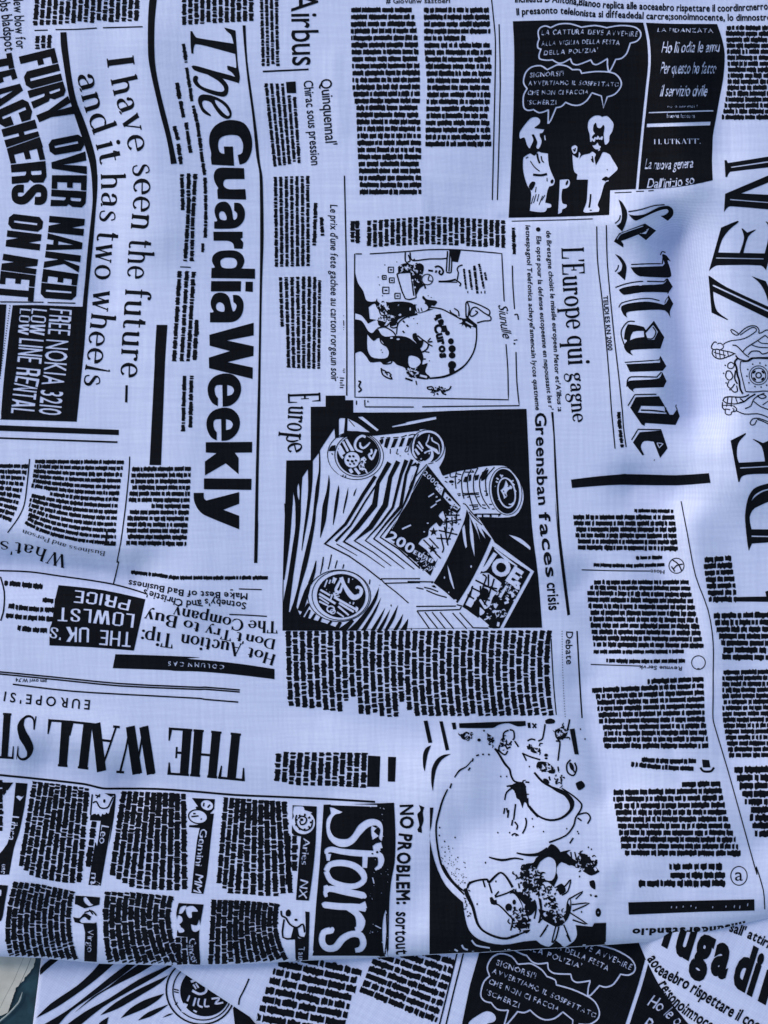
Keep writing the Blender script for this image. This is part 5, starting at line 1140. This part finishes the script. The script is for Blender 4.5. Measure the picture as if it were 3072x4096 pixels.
# Stars panel
P("@G5 150,188! 400,183 597,176! 603,300 606,420 600,560 578,680 568,800 565,900 562,1158! 520,1165 500,1150 80,1148! 100,850 125,560")
SW("@G5 195,186 490,196", 9)
fr('G5')
PW("188,205! 210,208 240,222 270,235! 250,245 225,250 205,270! 192,310 192,350 215,390 250,405! 300,405 335,375 370,320 420,285 470,278 515,300 527,350 520,420! 500,400 510,350 490,325 470,320 430,335 385,380 345,430 300,455 250,455 205,430 175,390 165,330 170,280 195,245!")
for s in ("470,330:30 460,360:14 480,400:40", "520,445:30 480,460:36 500,490:30", "168,500:18 170,480:26 200,472:30 260,485:30 350,495:34 440,500:34 500,505:30 515,540:34 505,580:24 475,600:12", "180,500:30 178,545:16", "415,480:30 410,590:26",
          "165,610:30 190,570:32 260,558:34 340,575:34 395,620:36 405,670:30 350,705:30 270,700:28 195,670:30 165,610:28", "168,775:16 160,745:24 190,722:32 290,742:36 400,765:36 420,780:10", "172,735:40 160,700:20",
          "140,830:20 155,825:34 250,835:36 370,840:36 418,862:14", "300,840:30 360,880:34 385,930:50 375,975:40 350,985:30", "395,810:34 415,850:20",
          "205,965:8 200,985:36 150,1000:34 140,1060:34 170,1100:34 225,1095:38 270,1040:38 330,1010:34 385,1020:34 402,1070:34 385,1105:30 350,1115:24"): SW("@G5 " + s)
PW("545,855! 530,900 522,1000 530,1120 545,1158! 558,1158 550,1100 555,1000 555,900"); St("548,880 552,1000 540,1140", 6)
El("490,490", 8, 8, n=6); El("460,500", 7, 5, n=6); El("510,485", 6, 6, n=6)
_r2 = random.Random(3)
for i in range(34):
    x = _r2.uniform(440, 560); y = _r2.uniform(190, 1130); El(f"{x:.0f},{y:.0f}", _r2.uniform(2, 6), _r2.uniform(1.5, 4), _r2.uniform(0, 90), 0, 6)
SW("475,955 515,975", 5); SW("460,650 470,690", 6)
flush("title_panel", label="black panel with large white lettering Stars", step=30)
sans("NO PROBLEM:", "@G5 636,190 638,300 624,440 614,640 616,822", 80, bold=.035, gap=.09); sans("sortout", "@G5 612,868 606,1000 612,1142", 84, bold=.02)
flush("printed_headline", label="rotated line reading NO PROBLEM beside the Stars panel")
P("@G5 755,190! 790,205! 780,240 785,290 772,330! 775,368! 750,362! 745,345! 758,320 745,250 765,225"); flush("printed_mark", step=60)

# ---- the round figure drawing at the bottom
P("@G3 50,508! 68,508! 58,600! @G4 48,120 75,250 130,370 218,455! 226,520 250,600 310,650 420,672 530,655 590,650! 612,668! 655,682 690,650! 735,684! 780,655 797,620 790,572! 875,580! 885,562! 945,560! 943,720! 48,760!")
for s in ("175,695 192,705", "212,672 222,690 243,698", "262,648 285,675 355,688"): SW("@G4 " + s, 7)
fr('G3')
for s in ("160,78! 180,76! 185,110! 168,112!", "198,80! 535,68! 537,92! 495,96 450,80 400,88 370,104 200,104!", "545,78! 560,76! 562,104! 548,104!", "760,110! 785,106! 806,238! 785,238!", "18,68! 38,66! 62,178! 42,180!", "98,70! 115,70! 148,214! 130,218!",
          "56,192! 38,240 24,325! 16,300 15,240 30,205", "157,236! 110,265 80,320 65,425! 57,380 60,310 85,262 120,240"): P(s)
St("570,80 590,104", 6); St("590,82 572,104", 6)
for s in ("175,355:4 200,320:7 235,300:4 262,270:4", "245,320 255,305", "270,258 265,275", "285,245 300,240", "315,238 325,238", "345,238 355,240", "380,208:8 400,235:8 430,285:9 455,315:8 462,345:7 480,375:7 520,385:8", "160,385 152,410", "140,415:5 115,470:7 95,540:8 82,600:7 85,680:7 105,790:8 140,860:7 200,925:7 225,950:6",
          "450,115 425,130 425,170 450,190 465,170", "455,113 475,120 478,155 470,165", "480,170 500,200", "410,180 400,215 430,240 445,220", "430,175 440,205 460,200", "380,210 410,225",
          "520,230 540,270", "555,185 560,210 600,230 610,215", "600,170 620,160 628,130 635,85", "545,170 565,160 585,165", "525,235 560,250 610,265", "545,195 550,215", "690,170 710,175 705,230 700,270", "700,300 705,330",
          "700,130 720,100 745,120 760,60", "720,120 690,115 690,145 700,160", "765,265 745,290 750,330 780,345 795,310 785,280", "760,280 785,330", "580,330:8 620,375:9 670,405:8 700,420:16 740,440:18 770,480:22 765,520:12 720,560:9 660,572:8 600,550:7 555,500:7",
          "720,410:5 780,450:6 820,490:6 815,520:6 790,560:6 780,600:7 740,650:6 655,685:7", "545,460:8 550,500:8 600,555:10", "800,545 845,535 865,560 850,590", "800,560 820,575", "715,350 720,400", "700,360 690,390", "655,350 660,370", "535,378 555,380", "440,400 500,390", "430,470:5 440,430:6 480,400:8",
          "425,540 430,510", "445,560 450,520", "475,570 485,490", "440,510 445,535", "465,600 470,570", "490,620 495,600 480,580", "520,640 535,610 540,580 535,560", "465,650 480,640 500,650", "350,760:5 415,775:10 480,765:7 525,772:5", "490,738:5 540,748:9 600,745:14 650,720:20", "760,690 778,662"): St(s, 6)
P("450,400! 500,378 530,385 540,430 545,490 530,480 520,512! 505,470 490,460 480,425"); P("590,300! 600,275 650,280 685,315 680,335 640,330 600,315"); SW("620,290 635,310", 5); P("550,190! 590,200 612,225 580,232 555,215"); P("790,385! 820,372 838,400 805,420"); P("635,65! 660,55 685,65 680,80 640,82"); P("695,160! 720,140 750,115 745,140 710,175"); El("640,375", 18, 12, 40); P("205,145! 235,122 265,145 240,165 215,160"); P("340,130! 370,150 375,175 350,192 345,165"); El("300,165", 9, 8); El("325,118", 5, 5); El("425,175", 18, 22, 0); El("430,180", 6, 8, 0, 0); El("770,300", 10, 22, -20); El("640,242", 10, 8); El("640,258", 8, 5)
for x, y in ((815, 110), (838, 160), (555, 300), (705, 320), (395, 635), (455, 635), (487, 650), (570, 565), (575, 605), (627, 630), (805, 640), (800, 630), (745, 615), (855, 710), (870, 720), (410, 350), (440, 350), (178, 660), (100, 610), (125, 680), (98, 650)): El(f"{x},{y}", 4, 5, n=6)
fr('G4')
for i in range(70):
    a = _r2.uniform(0, 1); x = 105 + 130 * a + _r2.gauss(0, 28); y = 200 + 165 * a + _r2.gauss(0, 26)
    if y < 170 or x < 98 + max(0, (y - 240)) * .75: continue
    El(f"{x:.0f},{y:.0f}", _r2.uniform(1.5, 4), _r2.uniform(1.5, 4), n=6)
for x, y in ((332, 255), (385, 350), (290, 465), (820, 505), (810, 325), (540, 585), (560, 560), (525, 400)): El(f"{x},{y}", 4, 6, n=6)
for s in ("115,265:5 150,330:9 185,370:8 225,400:5", "230,385:14 240,420:16 268,480:12 290,560:10 320,600:8 380,630:9 440,640:9 500,620:10", "240,385:7 250,360:10 290,345:7 340,340:8 350,355:10 380,325:9 410,305:7 440,330:8 470,380:10", "320,345 330,380", "350,360 365,410", "360,430:10 370,455:20 390,455:20", "360,460 400,470 450,520 470,545 460,600",
          "380,430 440,410 480,390", "400,400 380,425", "300,575 290,560", "460,630 500,620 550,600", "545,605 540,610", "600,400:8 610,450:10 615,500:8 605,560:6", "575,430 590,480 580,540", "560,540 550,590", "620,410 630,440", "690,200 660,215 690,280 680,340", "640,220 600,260 595,300",
          "700,385:8 735,375:6 765,340:5 750,400:5 720,420:6", "755,440:6 828,400:4 790,440:5", "770,468:5 860,460:5 775,500:6", "755,505:5 850,568:5 775,545:6", "730,570:5 765,658:6 745,620", "690,575:5 670,660:5 690,640 705,580", "650,570:6 608,635:5 640,590", "865,415 870,425", "620,540 600,560"): St(s, 6)
P("640,195! 665,160 700,180 720,215 740,235 780,240 760,270 720,250 690,290 700,330 680,380 720,360 740,400 700,420 690,390 640,350 600,380 560,420 540,470 500,430 480,395 520,350 500,320 540,300 520,285 540,260 575,255 590,230"); PW("610,250! 650,225 685,245 690,300 670,345 620,335 590,300"); PW("640,395! 690,390 720,440 730,490 680,510 640,490 625,440"); PW("490,350! 520,345 520,395 490,400"); St("500,360 505,385", 6)
El("560,290", 7, 6, ink=0); El("560,400", 8, 6, ink=0); El("590,350", 6, 5, ink=0); El("530,330", 5, 5, ink=0)
P("640,430! 670,420 690,440 670,455"); El("680,480", 22, 12, 10); El("655,462", 8, 6); P("600,490! 640,500 690,520 740,500 750,460 765,490 750,540 720,570 690,580 650,560 620,540"); SW("700,520 720,550", 8); SW("680,530 690,560", 6)
El("755,480", 10, 44, 5, 1, 16, 6)
P("700,205! 760,190 800,205 850,215 880,260 912,300! 870,320 830,300 790,275 740,260 700,240"); PW("745,205! 770,190 800,205 820,240 790,245"); St("765,200 770,235", 5); St("785,200 795,240", 5); SW("870,255 895,295", 10)
P("440,440! 470,395 500,430 520,470 525,520 490,520 455,500"); PW("395,455! 430,430 470,410 500,440 520,490 480,520 440,500"); El("450,482", 17, 20); El("478,455", 9, 13); El("480,485", 7, 8)
P("480,530! 530,510 555,540 550,580 500,590 470,560 500,560"); P("530,480! 560,430 590,480 565,520 540,520")
P("860,350! 885,345 890,390 865,375"); El("905,508", 14, 22); El("905,508", 4, 5, ink=0, n=6); El("893,425", 8, 6); P("520,600! 560,595 540,615")
scribble("G4", 550, 320, 70, 60, 60, 9, 1, .38); scribble("G4", 600, 400, 90, 30, 50, 9, 2, .45); scribble("G4", 830, 255, 70, 40, 40, 8, 3, .3); scribble("G4", 500, 540, 50, 50, 34, 9, 4, .3)
scribble("G4", 690, 520, 55, 45, 45, 8, 5, .45); scribble("G4", 240, 460, 14, 70, 16, 6, 6, .3); scribble("G3", 235, 145, 32, 20, 22, 7, 7, .5); scribble("G3", 360, 155, 20, 32, 22, 7, 8, .5)
scribble("G3", 720, 130, 36, 40, 30, 7, 9, .4); scribble("G3", 590, 210, 45, 22, 24, 7, 10, .5); scribble("G3", 645, 305, 40, 26, 20, 6, 11, .7); scribble("G3", 430, 185, 28, 32, 24, 6, 12, .5); scribble("G3", 515, 430, 26, 46, 16, 8, 13, .1); scribble("G3", 710, 360, 22, 50, 18, 6, 14, .4); scribble("G4", 660, 450, 50, 36, 26, 8, 15, .5)
flush("round_figure_drawing", label="ink caricature of a huge round figure holding a crowned statue head, lower centre", step=30)

# ---- right-hand upside-down columns
column("text_column", "@G1 560,225 552,130 542,62", "@G1 120,220 108,130 100,62", 6, fill=.68, label="upside-down column of small print under the thick black bar")
rows("text_line", [("@G1 540,49 368,46", 14), ("@G1 490,250 375,253", 14), ("@G1 500,282 340,287 190,282", 14)], wl=(1.5, 4))
sans("Host", "@G1 500,307 440,304", 16, bold=.02); flush("printed_subhead", step=60)
hair("@G1 138,305 300,309 440,310", "@G1 178,718 395,725", w=3)
El("@G1 552,287", 33, 33, 0, 1, 20, 4)
for s in ("535,262 560,280 575,310", "540,300 555,285 580,280", "530,290 545,312"): St("@G1 " + s, 4)
flush("printed_emblem", label="small circle emblem with curved lines beside the right-hand column", step=60)
column("text_column", "@G1 675,650 640,500 612,380 602,345", "@G1 192,645 170,500 162,400 200,348", 11, fill=.68, label="upside-down column of small print between the two circle emblems")
rows("text_line", [("@G1 585,661 400,663 190,662", 15), ("@G1 590,702 400,705 245,700", 16)], wl=(1.5, 4))
sans("Revnue Servk", "@G1 577,728 390,722", 17, bold=.02, shear=.1); flush("printed_subhead", step=60)
El("@G1 648,710", 30, 30, 0, 1, 20, 4); El("@G1 648,738", 6, 4); flush("printed_emblem", label="small ring emblem right of the middle column", step=60)
column("text_column", "@G2 670,350 650,200 640,5", "@G2 175,352 150,230 120,120 108,10", 11, fill=.68, midp="@G2 420,375 400,260 390,110 370,10", short=[(10, 0.8)], trim=[], label="upside-down column of small print above the small hat emblem") if False else None
column("text_column", "@G2 672,352 652,200 645,3", "@G2 175,352 150,230 120,120 108,28", 11, fill=.68, short=[(10, .5)], label="upside-down column of small print above the small hat emblem")
rows("text_line", [("@G2 610,410 480,410 350,402", 20), ("@G2 600,446 450,440 300,424", 20)], wl=(1.5, 4))
fr('G2')
P("638,402! 672,405! 678,440! 642,440!"); St("630,440 645,458 680,458 695,440", 8); flush("printed_emblem", label="tiny hat emblem right of a column", step=60)
column("text_column", "@G2 828,865 760,680 722,500", "@G2 260,862 225,640 197,512", 11, fill=.7, short=[(10, .35)], label="upside-down column of small print, lower right")
rows("text_line", [("@B4 1278,350 840,356", 46), ("@B4 1307,425 830,425", 44), ("@B4 1307,492 560,493", 46)], wl=(1.0, 3))
fr('B4'); El("1418,430", 68, 78, 0, 1, 26, 8); sans("a", "1385,470 1450,470", 105, bold=.0); flush("printed_emblem", label="circled letter a beside the lowest right-hand column", step=60)
Q("@B4 500,650 900,640 1545,625 1547,718 1100,728 505,752")
for x, y in ((858, 690), (900, 690), (955, 685), (1020, 680), (1060, 695), (1200, 690), (1310, 685), (1380, 685), (1425, 690), (1490, 670)): El(f"@B4 {x},{y}", 5, 10 + 6 * (x > 1350), 10, 0, 6)
flush("printed_bar", label="thick black bar above the rolled edge at the lower right")
sans("misunderstand.io", "@B4 1470,808 1240,850 900,862 535,872", 52, bold=.05, shear=.1); flush("printed_subhead", label="bold upside-down line vanishing over the rolled edge, lower right", step=60)
hair("@G1 572,5 600,150 635,330 690,480 712,620 712,760 712,870 @G2 690,205 700,250 760,450 830,700 900,952 @B4 1560,350 1620,550 1632,708", w=6, name="printed_rule", label="long wavy hairline right of the upside-down columns")
column("text_column", "@G1 790,238 822,448", "@G1 665,248 695,448", 7, fill=.7)
column("text_column", "@G1 1060,485 1060,705", "@G1 712,490 725,560 752,640 752,700", 7, fill=.7, label="column of small print at the right border")
column("text_column", "@G1 1060,735 1060,870 @G2 1060,205 1060,395", "@G1 752,740 752,870 @G2 735,205 768,395", 15, fill=.7)
column("text_column", "@G2 1060,430 1060,775", "@G2 785,432 840,600 895,775", 9, fill=.72)
fr('G1'); Q("805,424 1000,420 1000,445 812,443"); P("940,400! 1000,380! 1000,425! 945,425!"); flush("printed_initial", label="large drop letter lying on its side at the right border")
# ================================================================== second layer (runs out from under the rolled edge)
def affine(fn, M, p0, q0):
    """repeat of the printed motif: the same drawing turned and stretched with the cloth it is printed on"""
    M = np.array(M); p0 = np.array(p0, float); q0 = np.array(q0, float)
    return [([(c - p0) @ M.T + q0 for c in cs], ink) for cs, ink in fn]
PAN_M, PAN_P, PAN_Q = [[1.148, -.275], [.482, 1.132]], (2119, 309), (1983, 3858)
Q("@O 1975,3700 1918,3807 1880,3940 1848,4096 1800,4260 2900,4260 2845,4200 2744,4085 2703,4034 2655,3971 2626,3923 2582,3836 2558,3778 2520,3700")
keep = OPS[:]; OPS[:] = []
fr('A4'); SW(BALLOON1, 11); SW(BALLOON2, 11)
for t, b, h in BTEXT: hand(t, b, h * 1.04, gap=.17, space=.42, bold=.012)
PW("@D1 213,400 222,345 300,240 350,195 410,190 443,220 437,260 398,292! 380,310 490,325! 470,362 440,368! 440,400 460,450 450,500 425,540 375,380! 345,500 325,535 295,490 270,415 225,428")
OPS[:] = keep + affine(OPS, PAN_M, PAN_P, PAN_Q)
SW("@B4 655,1130 600,1330 545,1500 480,1700", 26)
hand("Ho le o", "@B4 655,1500 760,1560 900,1680", 100, gap=.03); hand("Pe", "@B4 600,1700 700,1760", 120)
flush("comic_panel", mid, label="tilted black comic panel with speech balloons under the rolled edge", step=30)
column("text_column", "@B2 930,1060 880,1120 820,1200 770,1320 725,1450 690,1560 640,1720", "@B2 1560,1200 1525,1290 1500,1370 1470,1470 1430,1590 1400,1700 1370,1840", 9, parent=mid, fill=.66, label="tilted column of small print under the rolled edge, left")
column("text_column", "@B3 260,930 200,1090 160,1180 120,1290 70,1400", "@B3 880,1120 830,1290 790,1400 760,1530 710,1660", 8, parent=mid, fill=.66, label="tilted column of small print under the rolled edge, beside the comic panel")
fr('B3'); hair("@B3 910,1000 885,1085 810,1390 735,1690", "@B3 960,1000 938,1085 860,1390 790,1690", "@B2 614,1283 575,1370 535,1450 528,1500", w=9, parent=mid, name="printed_rule")
# words that wrap over the fold seen right of the comic panel
sans("fuga", "@O 2640,3766 2780,3846 2902,3912", 162, bold=.05, gap=.05, shear=-.22)
sans("di", "@O 2925,3928 3012,3978", 160, bold=.05, gap=.05, shear=-.22); sans("ni", "@O 3034,3992 3160,4062", 160, bold=.05, gap=.06, shear=-.22)
flush("printed_headline", mid, label="huge bold letters spelling uga di on the lifted fold, lower right")
sans("sall' attirita di", "@B4 1335,888 1500,950 1659,1032 1800,1120", 80, bold=.03, gap=.05)
sans("aoceaebro rispettare il coordin", "@B4 655,1120 735,1235 860,1310 980,1372 1280,1560 1500,1680 1700,1800", 96, bold=.03, gap=.05)
sans("re;sonoimnocente", "@B4 745,1330 800,1425 860,1495 980,1590 1290,1790", 96, bold=.03, gap=.05)
flush("printed_subhead", mid, label="lines of sans serif slanting along the lifted fold, lower right corner", step=40)

# ================================================================== third layer
fr('B1')
for s in ("333,1252! 334,1200 380,1150 440,1110 520,1100! 430,1170", "298,1610! 420,1490 640,1340 780,1210 860,1110! 1000,1110! 850,1245 690,1370 470,1520", "350,1670! 560,1545 800,1360 950,1240 1100,1130! 1170,1130! 990,1275 790,1415 590,1550 480,1670!",
          "612,1570! 760,1440 900,1350 1000,1270 1200,1130! 1330,1130! 1160,1235 980,1325 810,1420", "520,1690! 700,1560 900,1450 1150,1290 1380,1180 1450,1120! 1500,1130! 1300,1260 1050,1400 850,1520 640,1690!", "830,1587! 960,1480 1150,1370 1400,1253! 1330,1320 1150,1430 980,1530",
          "1000,1612! 1080,1530 1200,1460 1362,1406! 1310,1460 1200,1530", "1143,1630! 1230,1560 1400,1495! 1330,1550 1240,1600", "1345,1606! 1400,1575 1437,1572! 1400,1590", "800,1690! 830,1645 900,1600! 880,1690!"): P(s)
fr('B2')
El("210,1390", 285, 270, 20, 1, 44, 14); El("225,1390", 245, 235, 20, 1, 40, 10); El("250,1390", 208, 205, 20, 1, 40)
for s in ("90,1490:30 60,1560:20", "130,1310:18 190,1290:20 250,1330:20 255,1390:18 200,1410:16 140,1380:18", "150,1330:14 175,1370:10", "170,1320:12 195,1360:12", "170,1440:14 150,1510:14", "200,1445:14 190,1500:12 230,1520:14", "250,1450:14 245,1510:12 285,1510:12", "300,1450:14 370,1445:12 330,1490:14 400,1480:12", "120,1420:10 100,1470:14", "150,1545:10 180,1560:12"): SW("@B2 " + s)
for s in ("-10,1370 30,1380", "-8,1390 30,1400", "20,1480 0,1500"): St("@B2 " + s, 7)
P("@B2 480,1530! 520,1490 700,1700! 500,1700!"); 
flush("coin_and_rays", low, label="black diagonal rays and part of a coin picture, lower left corner", step=30)

# ================================================================== what shows in the lower left corner: painted table and a board
def simple_mat(name, c1, c2, scale, rough, spec=.4, bump=.3):
    m, t, b = new_mat(name); N, L = t.nodes, t.links
    tc = N.new('ShaderNodeTexCoord'); n1 = N.new('ShaderNodeTexNoise'); n1.inputs['Scale'].default_value = scale; n1.inputs['Detail'].default_value = 8
    L.new(tc.outputs['Object'], n1.inputs[0]); r = N.new('ShaderNodeValToRGB')
    r.color_ramp.elements[0].position = .35; r.color_ramp.elements[1].position = .68
    r.color_ramp.elements[0].color = (*c1, 1); r.color_ramp.elements[1].color = (*c2, 1)
    L.new(n1.outputs['Fac'], r.inputs[0]); L.new(r.outputs[0], b.inputs['Base Color'])
    b.inputs['Roughness'].default_value = rough; b.inputs['Specular IOR Level'].default_value = spec
    bp = N.new('ShaderNodeBump'); bp.inputs['Strength'].default_value = bump; bp.inputs['Distance'].default_value = .0004
    L.new(n1.outputs['Fac'], bp.inputs['Height']); L.new(bp.outputs[0], b.inputs['Normal'])
    return m
M_TEAL = simple_mat("teal_paint", (0.008, 0.028, 0.040), (0.016, 0.052, 0.070), 260, .45)
M_BOARD = simple_mat("beige_board", (0.46, 0.42, 0.36), (0.62, 0.57, 0.49), 120, .6)
M_SEAM = simple_mat("dark_seam", (0.06, 0.06, 0.06), (0.10, 0.10, 0.10), 200, .7)
M_RIM = simple_mat("grey_plastic", (0.22, 0.25, 0.26), (0.32, 0.34, 0.34), 300, .25, .8)
g = 2.0; zt = -60 * S
tb = mesh_obj("table_surface", [(-g, -g, zt), (g, -g, zt), (g, g, zt), (-g, g, zt)], [(0, 1, 2, 3)], M_TEAL, None, False)
tb['kind'] = 'structure'
def prism(name, pts, z0, z1, mat, parent=None, bevel=0.0):
    P0 = place(pts[:, 0], pts[:, 1], lambda x, y: np.full(np.shape(x), float(z1))); P1 = place(pts[:, 0], pts[:, 1], lambda x, y: np.full(np.shape(x), float(z0)))
    n = len(pts); f = [list(range(n))[::-1]] + [[i, (i + 1) % n, n + (i + 1) % n, n + i] for i in range(n)]
    o = mesh_obj(name, np.concatenate([P0, P1]), f, mat, parent, False)
    if bevel:
        b = o.modifiers.new("bevel", 'BEVEL'); b.width = bevel * S; b.segments = 2
    return o
bd = bpy.data.objects.new("beige_board", None); col.objects.link(bd)
tag(bd, label="worn beige board with fine seams and a chipped edge, lower left corner under the fabric", category="board")
rag, cor, _, _ = parse("@B5 780,-900 785,190 760,290 735,395 690,440 650,510 600,560 550,600 520,690 470,720 430,760 405,800 355,830 340,900 325,935 300,1000 285,1050 262,1130 225,1210 215,1270 190,1320 170,1390 110,1405 60,1440 0,1452 -500,1500 -1400,1500 -1400,-900")
r3 = random.Random(5); rr = []
for i in range(len(rag)):
    a, b = rag[i], rag[(i + 1) % len(rag)]; k = 4 if i < 25 and i > 0 else 1
    for j in range(k):
        p = a + (b - a) * j / k
        if j: p = p + np.array([r3.uniform(-1.2, 1.2), r3.uniform(-1.2, 1.2)])
        rr.append(p)
prism("panel", np.array(rr), -60, -52, M_BOARD, bd)
for a in ("@B5 580,-100 512,190 400,450 300,690 200,880 110,1050 20,1240 -60,1400", "@B5 760,0 680,195 610,380 520,580 465,700 435,752"):
    pts, cr, _, k = parse(a); pts, _ = smooth_pts(pts, cr, False, n=5)
    o = buffer_line(pts, np.full(len(pts), 1.6 if "680" in a else 1.0)); prism("seam", o, -52.5, -51.7, M_SEAM, bd)
pts, cr, _, k = parse("@B5 -400,1750 -100,1640 60,1520 200,1400 330,1260 420,1150 460,1050 495,930"); pts, _ = smooth_pts(pts, cr, False, n=6)
cu = bpy.data.curves.new("plastic_strip", 'CURVE'); cu.dimensions = '3D'; cu.bevel_depth = 3.6 * S; cu.bevel_resolution = 3
sp = cu.splines.new('POLY'); sp.points.add(len(pts) - 1)
for i, p in enumerate(place(pts[:, 0], pts[:, 1], lambda x, y: np.full(np.shape(x), -50.0))): sp.points[i].co = (*p, 1); sp.points[i].radius = 1.0 if i < len(pts) - 6 else .3 + .1 * (len(pts) - 1 - i)
cu.materials.append(M_RIM)
tmp = bpy.data.objects.new("plastic_strip", cu); col.objects.link(tmp)
bpy.context.view_layer.update()
me = bpy.data.meshes.new_from_object(tmp.evaluated_get(bpy.context.evaluated_depsgraph_get())); bpy.data.objects.remove(tmp)
me.materials.clear(); me.materials.append(M_RIM)
st = bpy.data.objects.new("plastic_strip", me); col.objects.link(st)
tag(st, label="curved grey plastic strip crossing the dark teal table beside the beige board", category="strip")
